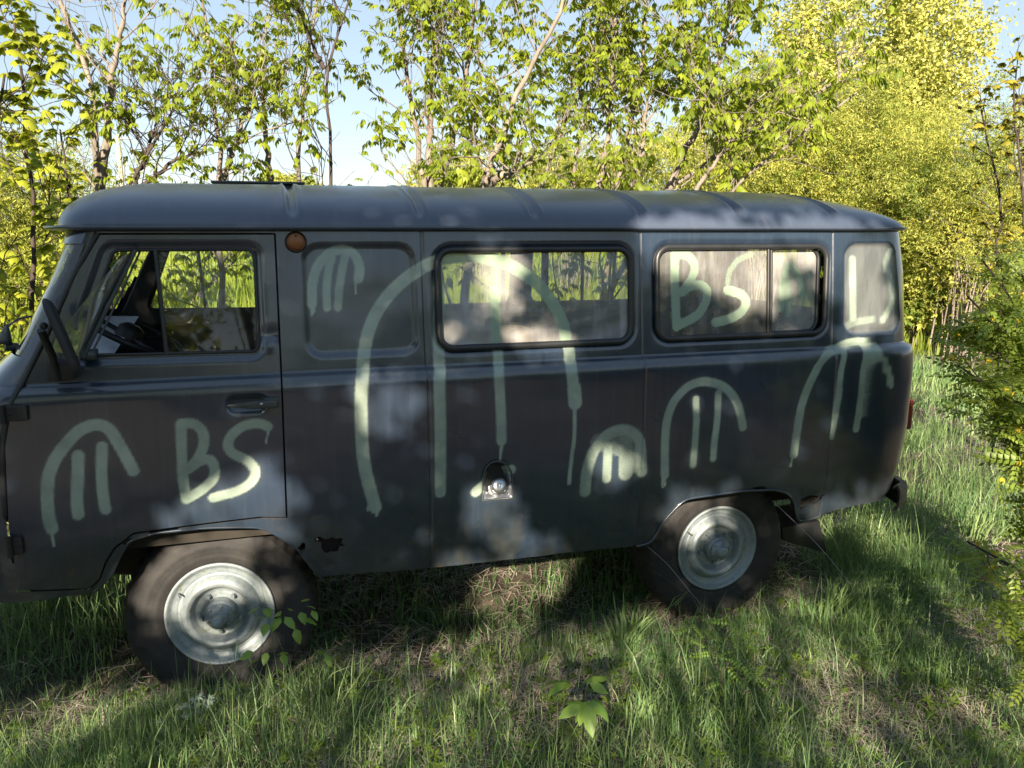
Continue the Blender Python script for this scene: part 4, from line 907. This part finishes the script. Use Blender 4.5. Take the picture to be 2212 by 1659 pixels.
# ---------------------------------------------------------------- bushes and far trees
def bush(name, label, cat, c, rad, n, tmpl, leafm, seed, size=1., tint=.5, stems=10, group=None, barkm=BARK, clump=.55, spread=.6, shape=0):
    r_ = np.random.default_rng(seed); c = np.array(c, float); rad = np.array(rad, float); gz = float(ground(c[0], c[1]))
    root = empty(name, (c[0], c[1], gz), label, cat, group); wood = MB(); P = []; TI = []
    nc = max(8, int(n/90)); d = r_.normal(0, 1, (nc, 3)); d /= np.linalg.norm(d, axis=1)[:, None]; rr = r_.random(nc)**.45
    cc = c+d*rr[:, None]*rad*(.7+.4*r_.random((nc, 1)))
    cc[:, 2] = np.maximum(cc[:, 2], gz+.1)
    if shape: k = (cc[:, 2]-c[2])/rad[2]; cc[:, :2] = c[:2]+(cc[:, :2]-c[:2])*(np.clip(1-.5*k, .35, 1.3))[:, None]
    base = np.array([c[0], c[1], gz-.1])
    for q in range(nc):
        b0 = base+np.r_[r_.normal(0, .12, 2)*rad[0]*(0 if shape else 1.), 0] 
        if q % max(1, nc//max(stems, 1)) == 0 or q < stems:
            mid = b0*.45+cc[q]*.55+np.r_[r_.normal(0, .06, 2)*rad[0], .1*rad[2]]; mid[:2] = b0[:2]*.62+mid[:2]*.38
            wood.tube(smooth_line([b0, mid, cc[q]], 9), np.linspace(.008*rad[2]+.004, .003, 9), 5, cap=False)
        m2 = int(n/nc); s_ = clump*rad.mean()*(.35+.5*r_.random()); P.append(cc[q]+r_.normal(0, .42, (m2, 3))*s_*np.array([1, 1, .8])); TI.append(np.full(m2, tint+r_.normal(0, .22)))
    P = np.concatenate(P); TI = np.concatenate(TI); kk = P[:, 2] > ground(P[:, 0], P[:, 1])+.02; P = P[kk]; TI = TI[kk]; n = len(P)
    V, F, A = place_leaves(P, r_.random(n)*2*pi, size*(.45+.95*r_.random(n)), tmpl, r_, spread, TI)
    wood.build('trunk' if cat == 'tree' else 'stem', barkm, root); mk('crown' if cat == 'tree' else 'foliage', V, [F], leafm, root, True, {'tint': A}); return root
def ctr(px, py, d): return pt(px, py, d)
GY = 'sunlit yellow-green trees and bushes beyond the van'
p = ctr(1960, 210, 17); bush('poplar_tree', 'tall poplar with silvery yellow leaves at the upper right', 'tree', p, (1.35, 1.35, 3.2), 42000, T_SIN, LEAFP, 101, 1.5, .7, 16, shape=0, clump=.36)
p = ctr(1760, 120, 20); bush('poplar_tree', 'smaller poplar left of the tall one, sky showing through it', 'tree', p, (1.4, 1.2, 3.0), 16000, T_SIN, LEAFP, 102, 1.7, .7, 10, clump=.4)
for k, (px, py, d, rx, rz, n, tm, lm, sz, lab) in enumerate([
  (1650, 350, 15, 1.9, 1.7, 26000, T_WIL, LEAFY, 1.25, 'pale yellow willow bush behind the rear of the roof'),
  (1880, 360, 14, 1.7, 1.6, 28000, T_WIL, LEAFY, 1.15, 'yellow willow bush below the tall poplar'),
  (2100, 430, 12, 1.5, 1.6, 22000, T_WIL, LEAFY, 1.0, 'golden bush along the right edge behind the pea shrub'),
  (1480, 380, 18, 2.0, 1.3, 12000, T_WIL, LEAFY, 1.5, 'low yellow bush above the sliding window'),
  (1250, 390, 19, 2.0, 1.1, 10000, T_WIL, LEAFY, 1.6, 'low yellow bush behind the leaning maple'),
  (1010, 400, 22, 1.9, .8, 5000, T_WIL, LEAFY, 2.6, 'small distant bush behind the twin trunks'),
  (60, 470, 13, 2.1, 1.5, 18000, T_WIL, LEAFY, 1.1, 'bright yellow bush behind the left saplings'),
  (-90, 430, 12, 1.5, 1.8, 12000, T_WIL, LEAFY, 1.1, 'bright yellow bush cut by the left border'),
  (600, 410, 48, 2.8, 1.1, 3500, T_WIL, LEAFY, 5, 'far green bush on the horizon beside the roof hatch'),
  (2010, 590, 13.0, 1.2, .95, 9500, T_TRI, LEAFY, .85, 'leafy yellow-green bush right behind the rear corner of the van'),
  (2190, 580, 13.0, 1.4, 1.5, 9500, T_TRI, LEAFY, .9, 'leafy bush at the right border behind the pea shrub'),
  (2100, 640, 15., 2.2, .9, 9000, T_TRI, LEAFY, 1.1, 'low spreading bush closing the clearing behind the van'),
  ]):
    p = ctr(px, py, d); bush('bush', lab, 'bush', p, (rx, rx*.8, rz), n, tm, lm, 120+k, sz, .60, 22, GY, clump=.36)
# orange tinged saplings at the right edge
tree('maple_sapling', 'tall thin sapling with orange young leaves at the right border', 'tree', [trunkpx([(2160,760),(2150,600),(2165,450),(2140,330),(2120,240)], 6.6)], .016, T_MAP, LEAFO, BARKD, 160, nb=12, bl=.5, twl=.3, ntw=4, nlf=4, size=.6, zmin=.35, tint=.4)
tree('maple_sapling', 'orange-tipped sapling cut by the upper right border', 'tree', [trunkpx([(2240,760),(2215,500),(2200,300),(2190,190)], 6.0)], .016, T_MAP, LEAFO, BARKD, 161, nb=14, bl=.5, twl=.3, ntw=5, nlf=5, size=.6, zmin=.35, tint=.6)
# pea shrub with yellow flowers close on the right
def peashrub(label, stems, seed, n_, barkm=BARKD):
    r_ = np.random.default_rng(seed); base = np.array(stems[0][0]); root = empty('pea_shrub', tuple(base), label, 'shrub'); wood = MB(); LP = []; FP = []
    for S in stems:
        S = smooth_line(S, 14); wood.tube(S, np.linspace(.010, .004, 14), 6)
        for k in range(n_):
            f = .25+.75*r_.random(); i = min(12, int(f*13)); d = (S[i+1]-S[i]); d = d/np.linalg.norm(d)*.8+r_.normal(0, .55, 3); B = limb(S[i], d, .10+.15*r_.random(), 5, r_, -.1, .15); wood.tube(B, np.linspace(.003, .0012, 6), 4, cap=False)
            m2 = r_.integers(9, 17); u_ = r_.random(m2)*4.99; j = u_.astype(int); LP.append(B[j]+(B[j+1]-B[j])*(u_-j)[:, None])
            if r_.random() < .55: 
                m3 = r_.integers(1, 3); FP.append(B[r_.integers(2, 6, m3)]+r_.normal(0, .008, (m3, 3))-[0, 0, .018])
    P = np.concatenate(LP); n = len(P); V, F, A = place_leaves(P, r_.random(n)*2*pi, 1.0+.5*r_.random(n), T_PIN, r_, .5, .6)
    wood.build('stem', barkm, root); mk('foliage', V, [F], PEAL, root, True, {'tint': A})
    P = np.concatenate(FP); n = len(P); fl_ = compound([(0, 0, .9, .024, .013), (0, .9, .7, .02, .011), (0, -.9, .7, .02, .011), (0, .2, 1.3, .018, .012)], False)
    V, F, A = place_leaves(P, r_.random(n)*2*pi, 1.0+.4*r_.random(n), fl_, r_, .5, .5); tag(mk('blossom', V, [F], YELLOWF, root, True, {'tint': A}), kind='stuff'); return root
D = 3.3
base = pt(2330, 1180, 3.4); base[2] = float(ground(base[0], base[1]))
PEAL = leafmat('pea_shrub_leaf', (.09, .17, .03), (.28, .37, .06), .4, .4)
peashrub('pea shrub with small oval leaves and yellow flowers filling the right border', [[base, pt(2300, 900, D), pt(2210, 760, D-.1), pt(2090, 640, D)], [base, pt(2280, 850, D), pt(2200, 640, D), pt(2120, 560, D+.1)], [base, pt(2280, 960, D), pt(2180, 860, D-.15), pt(2070, 790, D-.1)],
   [base, pt(2290, 980, D-.1), pt(2200, 900, D-.1), pt(2110, 850, D)], [base, pt(2300, 1000, D-.1), pt(2230, 960, D-.2), pt(2170, 940, D-.2)], [base, pt(2290, 800, D+.1), pt(2240, 640, D+.1), pt(2190, 560, D+.2)], [base, pt(2280, 900, D+.1), pt(2180, 740, D+.2), pt(2060, 690, D+.2)]], 200, 34)
base = pt(2330, 1420, 2.7); base[2] = float(ground(base[0], base[1]))
peashrub('low pea shrub branch with few yellow flowers at the lower right border', [[base, pt(2270, 1270, 2.7), pt(2180, 1220, 2.6), pt(2090, 1170, 2.6)], [base, pt(2260, 1300, 2.6), pt(2190, 1290, 2.6), pt(2110, 1240, 2.7)]], 201, 12)
# ---------------------------------------------------------------- small plants in the foreground
def small(name, label, cat, stems, leaves, tmpl, mat, seed, size=1., barkm=BARKD, sr=.0035, n=1, jit=.01, spread=.3, tint=.6):
    r_ = np.random.default_rng(seed); root = empty(name, tuple(stems[0][0]), label, cat); w_ = MB()
    for S in stems: S = smooth_line(S, 12); w_.tube(S, np.linspace(sr, sr*.4, 12), 6)
    P = []; Y = []
    for p_, y_ in leaves: 
        for _ in range(n): P.append(np.array(p_)+r_.normal(0, jit, 3)); Y.append(y_+r_.normal(0, .25 if n == 1 else 2))
    P = np.array(P); m_ = len(P); V, F, A = place_leaves(P, np.array(Y), size*(.8+.4*r_.random(m_)), tmpl, r_, spread, tint)
    w_.build('stem', barkm, root); mk('foliage', V, [F], mat, root, True, {'tint': A}); return root
g = lambda px, py: gground(px, py)
# ash-leaved maple seedling in the middle foreground
b = g(1255, 1640); f_ = np.array([math.sin(YAW), math.cos(YAW), 0]); d0 = np.dot(b-CAM, f_)
S1 = [b, pt(1256, 1580, d0-.02), pt(1262, 1500, d0-.03), pt(1265, 1475, d0-.03)]
TBIG = compound([(.02, 1.1, .5, .075, .045), (.02, -1.1, .55, .075, .045), (.03, 0, .5, .095, .05)])
small('maple_seedling', 'light green maple seedling with a few large leaves standing in the foreground grass', 'seedling', [S1], [(pt(1265, 1502, d0-.03), pi+.5), (pt(1270, 1500, d0-.03), -.9), (pt(1262, 1478, d0-.03), .5), (pt(1256, 1475, d0-.03), 2.4), (pt(1258, 1510, d0-.05), pi+1.4)], TBIG, SEED, 301, 1.05, spread=.2, tint=.6)
# elm-like sapling before the front wheel
b = g(665, 1462); d0 = min(np.dot(b-CAM, f_), 2.75)
b = pt(665, 1462, d0); b[2] = float(ground(b[0], b[1]))
TS = compound([(.0, 0, .35, .055, .034)])
st = [[b, pt(662, 1400, d0), pt(650, 1350, d0), pt(610, 1318, d0), pt(560, 1308, d0)], [pt(655, 1360, d0), pt(640, 1330, d0), pt(668, 1305, d0)], [pt(662, 1410, d0), pt(620, 1402, d0), pt(560, 1412, d0)], [b, pt(690, 1440, d0), pt(700, 1400, d0)]]
lv = [(pt(x, y, d0-.01*k % .04), a) for k, (x, y, a) in enumerate([(645,1322,.2),(655,1312,.8),(635,1330,-.8),(620,1325,-1.2),(600,1322,-1.6),(590,1325,-2.2),(668,1305,.4),(660,1332,-.4),(575,1312,-1.5),(560,1310,pi),(608,1335,-1.9),(672,1318,-.5),(588,1345,-1.8),(640,1345,-.6),(628,1312,1.2),(560,1412,3),(580,1408,-1.3),(600,1405,1),(618,1404,-1),(545,1412,3.3),(690,1400,.5),(700,1410,-1),(575,1330,-2.4),(655,1345,0)])]
small('elm_seedling', 'young elm seedling with bright serrated leaves in front of the front wheel', 'seedling', st, lv, TS, SEED, 302, 1.0, sr=.0028, spread=.35, tint=.8)
# silvery wormwood sprig
b = g(392, 1560); d0 = np.dot(b-CAM, f_); TW = compound([(.0, .5, -.2, .035, .010), (.0, -.5, -.2, .035, .010), (0, 0, -.3, .04, .012), (0, 1.1, -.1, .028, .009), (0, -1.1, -.1, .028, .009)], False)
lv = [(pt(395+t_*10+rs.normal(0, 9), 1545-t_*7+rs.normal(0, 6), d0-.02), rs.random()*6.3) for t_ in np.linspace(0, 5, 34)]
small('wormwood_sprig', 'silvery grey-green wormwood sprig in the grass below the front wheel', 'herb', [[b, pt(400, 1530, d0), pt(435, 1490, d0)]], lv, TW, SILVERL, 303, .75, spread=.7)
b = g(345, 1600); d0 = np.dot(b-CAM, f_); lv = [(pt(345+rs.normal(0, 8), 1580+rs.normal(0, 8), d0), rs.random()*6.3) for _ in range(12)]
small('wormwood_sprig', 'tiny silvery wormwood tuft at the lower left, beside bare thatch', 'herb', [[b, pt(345, 1578, d0)]], lv, TW, SILVERL, 304, .6, spread=.7)
# locust-like shoot in front of the rear wheel
b = g(1555, 1515); d0 = np.dot(b-CAM, f_)
TP = compound([(.014+.016*k, (1.2 if j else -1.2), .2, .020, .013) for k in range(6) for j in (0, 1)]+[(.11, 0, .2, .02, .013)], False)
st = [[b, pt(1560, 1450, d0), pt(1530, 1390, d0), pt(1495, 1335, d0)], [pt(1560, 1460, d0), pt(1590, 1400, d0), pt(1580, 1330, d0)], [pt(1560, 1450, d0), pt(1600, 1440, d0), pt(1650, 1470, d0)]]
lv = [(pt(x, y, d0-.02), a) for x, y, a in [(1495,1335,pi),(1510,1360,0),(1525,1380,pi),(1535,1395,.3),(1545,1420,2.8),(1580,1330,1.2),(1583,1345,2.6),(1588,1370,.3),(1590,1395,2.8),(1580,1420,.2),(1600,1440,1.),(1620,1455,-.6),(1640,1465,.2),(1565,1440,-.5),(1560,1480,pi),(1555,1500,.3)]]
small('locust_shoot', 'low shoot with paired oval leaflets in the grass in front of the rear wheel', 'seedling', st, lv, TP, SEED, 305, .8, sr=.0025, n=2, jit=.012, spread=.35, tint=.6)
# tall coarse grass clump between the wheels
def clump(label, px, py, n, h, wd, dirx, seed, tint=.45):
    r_ = np.random.default_rng(seed); b = g(px, py); base = np.tile(b, (n, 1))+np.c_[r_.normal(0, .035, (n, 2)), np.zeros(n)]; V = []; Q = []; T = []; 
    sd = np.array([math.cos(YAW), -math.sin(YAW), 0]); 
    for k in range(n):
        hh = h*(.4+.65*r_.random()); dr = dirx+r_.normal(0, .33); P = np.array([base[k]+np.array([0, 0, hh*t_*(1-.12*t_)])+sd*dr*hh*t_**1.5+f_*r_.normal(0, .1)*hh*t_ for t_ in np.linspace(0, 1, 7)]); w_ = wd*np.array([.7, 1, 1, .9, .75, .5, .05])*(.6+.6*r_.random())/2
        o_ = len(V)*0+len(V); V += [p for i in range(7) for p in (P[i]-sd*w_[i], P[i]+sd*w_[i]+f_*w_[i]*.6)]
        Q += [[o_+2*i, o_+2*i+1, o_+2*i+3, o_+2*i+2] for i in range(6)]
    o = mk('grass_clump', V, [Q], GRASSM, None, True, {'tint': np.clip(tint+r_.normal(0, .1, len(V)), 0, 1)}); tag(o, label, 'grass clump'); return o
clump('tall coarse grass clump leaning right between the two wheels', 1345, 1400, 22, .34, .011, .32, 401)
clump('broad bright grass clump behind the rear mud flap', 1885, 1130, 34, .34, .012, .25, 402, .5)
clump('broad grass clump at the lower right below the mud flap', 1790, 1330, 40, .30, .008, .5, 403, .4)
clump('yellowish grass clump near the clearing at the right', 2110, 1170, 30, .26, .010, .4, 404, .55)
clump('grass clump at the bottom right of the middle seedling', 1400, 1560, 26, .2, .009, .2, 405, .4)
# low broad-leaved weeds between the grass
n = 2600; x, y = scatter(n*3, -2, 4, -2.2, .2); k = inview(x, y, .1); x, y = x[k][:n], y[k][:n]; n = len(x)
TWD = compound([(.0, a, -.25, .035, .013) for a in (0, 1.3, 2.5, -1.3, -2.5)], False)
P = np.c_[x, y, ground(x, y)+.015+.06*rs.random(n)]; V, F, A = place_leaves(P, rs.random(n)*6.3, (.4+.7*rs.random(n)), TWD, rs, .35, .5)
wd_ = mk('ground_weeds', V, [F], LEAFD, None, True, {'tint': A}); tag(wd_, kind='stuff'); wd_['label'] = 'small broad-leaved weeds scattered in the grass'
# thin wire trailing from under the van to the grass
def wire(label, P, r=.0009):
    o = MB().tube(smooth_line(P, 30), r, 5).build('wire', simple('wire_plastic', (.32, .32, .34), .5)); tag(o, label, 'wire'); return o
wire('thin pale wire hanging from behind the rear wheel arch down into the grass', [side(1672, 1085, .0), side(1722, 1132, -.03), at(1775, 1185, -.12), at(1840, 1265, -.35), g(1850, 1300)])
wire('thin pale wire running from the sill down across the rear tyre', [side(1398, 1180, .02), side(1440, 1215, -.04), at(1500, 1290, -.10), g(1535, 1325)])
# utility pole far beyond the field
P0 = pt(262, 405, 60); P1 = pt(254, 290, 60); bz = float(ground(P0[0], P0[1])); r_ = empty('utility_pole', (P0[0], P0[1], bz), 'slim concrete utility pole far beyond the field at the upper left', 'pole')
MB().tube([[P0[0], P0[1], bz-.5], P1], [.22, .14], 8).build('shaft', simple('concrete', (.5, .43, .33), .8), r_); mb = MB(); mb.tube([P1+[-1., .3, -.3], P1+[1., -.3, -.3]], .06, 4); mb.build('crossarm', simple('grey_steel', (.3, .3, .3), .6), r_)
for k, (a_, b_) in enumerate((((-400, 60), (2600, 560)), ((-400, 130), (2600, 600)))):
    pa, pb = pt(-300, 180+20*k, 58), pt(1500, 300+20*k, 64); t_ = np.linspace(0, 1, 30)[:, None]; L = pa+(pb-pa)*t_; L[:, 2] -= 1.6*(1-(2*t_[:, 0]-1)**2)
    o = MB().tube(L, .012, 4).build('power_line', simple('cable', (.25, .25, .28), .5)); tag(o, ['upper', 'lower'][k]+' thin power line crossing the sky at the left', 'cable')
# ================================================================ shading trees behind the camera: they throw the dappled shade
# crowns stand towards the sun; leaves whose shadow would fall in the sunlit flecks seen in the photograph are left out
r_ = np.random.default_rng(900)
ux = np.cross([0, 0, 1.], SD); ux /= np.linalg.norm(ux); uy = np.cross(SD, ux)
FLECK = [  # (x px, y px, rx, ry px) sunlit patches on the van side, strength
 (1860,590,55,60,1),(1880,690,60,25,.8),(1500,505,60,18,1),(1430,512,45,12,.9),(1690,500,110,16,.9),(1600,560,50,32,1),(1540,548,35,20,.8),(1640,590,30,45,.9),(1795,500,60,16,.9),(1850,505,60,14,.9),
 (835,872,26,36,.85),(795,935,25,20,.7),(505,1095,52,32,1),(585,1070,26,34,.9),(450,1122,60,12,.9),(540,1130,60,12,1),(425,1080,40,30,.6),(180,1080,50,22,.5),(1075,1105,26,32,.9),(1330,1010,40,26,.6),(1325,1000,14,18,.9),
 (420,1200,42,18,1),(480,1255,60,12,.9),(335,1265,26,34,1),(300,1320,22,20,.8),(480,1390,46,16,.8),(1485,1105,24,12,1),(1530,1092,20,9,.9),(1080,585,22,45,.9),(1180,735,45,10,.9),
 (1420,850,10,10,.6),(1585,845,20,14,.7),(1700,925,12,20,.7),(1170,1192,25,8,.9),(1850,800,14,30,.6),(1610,460,90,12,.7),(1250,470,80,10,.5),(1060,545,60,16,.6),(700,590,60,40,.35),(850,650,40,18,.6),(1800,1100,34,12,.8),(1870,1080,40,18,.8)]
fl_uv = []
for px, py, rx, ry, s_ in [f for f in FLECK if f[4] >= .8]:
    q = side(px, py); q2 = side(px+rx, py); q3 = side(px, py+ry); fl_uv.append((np.dot(q, ux), np.dot(q, uy), abs(q2[0]-q[0])*abs(ux[0])+.01, abs(q3[2]-q[2])*abs(uy[2])+.01, s_))
for px, py, rx, ry, s_ in [(1885,1115,40,30,1),(2110,1130,60,22,1),(2050,1090,40,12,.7),(1120,1265,70,25,.9),(355,1235,26,20,1),(300,1470,80,10,.4)]:
    q = gground(px, py); q2 = gground(px+rx, py); q3 = gground(px, py+ry); q4 = gground(px, py-ry); fl_uv.append((np.dot(q, ux), np.dot(q, uy), np.linalg.norm(q2-q)*abs(ux[0])+.02, np.linalg.norm(q3-q4)/2*abs(uy[1])+.04, s_))
def shade_tree(label, cxy, u0, u1, v0, v1, n, seed):
    """crown covering the sun-perpendicular window u0..u1, v0..v1 (metres) at horizontal place cxy"""
    r_ = np.random.default_rng(seed); dist = np.dot(np.array([cxy[0], cxy[1], 0]), SD)/1.0
    u = r_.uniform(u0, u1, n); v = v0+(v1-v0)*r_.random(n); dep = r_.normal(0, .6, n)
    base = np.array([cxy[0], cxy[1], 0.]); t0 = np.dot(base, SD)+0
    P = ux*u[:, None]+uy*v[:, None]+SD*(t0+2.0+dep)[:, None]
    # ragged crown outline
    nu = (u-(u0+u1)/2)/((u1-u0)/2); nv = (v-(v0+v1)/2)/((v1-v0)/2)
    keep = np.ones(n, bool)
    for a, b, ra, rb, s_ in fl_uv:
        mg = .035+.045*s_; e = np.hypot((u-a)/(ra+mg), (v-b)/(rb+mg)); e = e+ (fbm(u*1+5, v+7, .05)-.5)*.9
        keep &= ~((e < 1.05) & (r_.random(n) < .45+.55*s_))
    tc_ = P[:, 1]/SD[1]; x0_ = P[:, 0]-tc_*SD[0]; z0_ = P[:, 2]-tc_*SD[2]      # where the leaf's shadow ray meets the van's side plane
    lowv = (z0_ < .20+.14*(fbm(u, v+3, .5)-.5)) | (x0_ > 3.22); keep &= ~(lowv & (r_.random(n) < np.where(x0_ > 3.22, .84, .72))); P = P[keep]; lowv = lowv[keep]; n = len(P)
    root = empty('shade_tree', (cxy[0], cxy[1], 0), label, 'tree', 'trees standing behind the photographer')
    V, F, A = place_leaves(P, r_.random(n)*2*pi, 1.55*(.7+.6*r_.random(n))*np.where(lowv, .75, 1), T_SIN, r_, .7, .3)
    mk('crown', V, [F], LEAFD, root, True, {'tint': A}); w_ = MB(); c = P.mean(0); w_.tube([[cxy[0], cxy[1], -.2], [cxy[0]+.1, cxy[1], 1.5], [c[0], c[1], c[2]]], [.055, .04, .02], 8)
    for k in range(14): q = P[r_.integers(n)]; w_.tube(smooth_line([[cxy[0]+.1, cxy[1], 1.2+.25*k*.5], (q+c)/2, q], 8), np.linspace(.014, .004, 8), 5, cap=False)
    w_.build('trunk', BARK, root)
def uvb(p): return np.dot(p, ux), np.dot(p, uy)
ul = [uvb(np.array(p, float)) for p in [(-1.2, 0, 0), (4.2, 0, 0), (-1.2, 0, 2.1), (4.2, 0, 2.1), (-1, -2.6, 0), (2, -2.6, 0), (4, 2, 0)]]
U0 = min(a for a, b in ul)-.7; U1 = max(a for a, b in ul)+.6; V0 = min(b for a, b in ul)-.3; V1 = max(b for a, b in ul)+.15
hd_ = SD[:2]/np.linalg.norm(SD[:2]); sdv = np.array([ux[0], ux[1]])/np.linalg.norm(ux[:2])
nt_ = 4; du = (U1-U0)/nt_
for k in range(nt_):
    a = U0+du*k; um = a+du/2; c2 = hd_*(7.6+.5*(k % 2))+sdv*um
    shade_tree(['broad shade tree behind the photographer, farthest left', 'dense shade tree behind the photographer, over the cab side', 'dense shade tree behind the photographer, over the middle', 'shade tree behind the photographer on the right'][k], c2, a-.3, a+du+.3, V0, V1, 30000, 910+k)
for k, an in enumerate(np.linspace(-88, 100, 8)):  # unseen trees added to block the bright horizon from the van's reflections
    a_ = SUN_AZ+R(an); rr_ = 13.5 if abs(an) < 60 else 9.5; c_ = (rr_*math.sin(a_)+.3, rr_*math.cos(a_)-1., 1.4)
    bush('added_backdrop_tree', ['leafy added backdrop tree far to the right of the photographer', 'leafy added backdrop tree right of the photographer', 'round added backdrop tree right behind the photographer', 'wide added backdrop tree behind the shade trees, right of centre', 'wide added backdrop tree behind the shade trees, left of centre', 'round added backdrop tree left behind the photographer', 'leafy added backdrop tree left of the photographer', 'leafy added backdrop tree far to the left of the photographer'][k], 'tree', c_, (3.2, 2.2, 1.9), 9000, T_SIN, LEAFD, 950+k, 4., .3, 6, 'unseen backdrop trees added to darken reflections, behind the photographer')
print('shade window', U0, U1, V0, V1, 'faces', sum(len(o.data.polygons) for o in C.objects if o.type == 'MESH'))
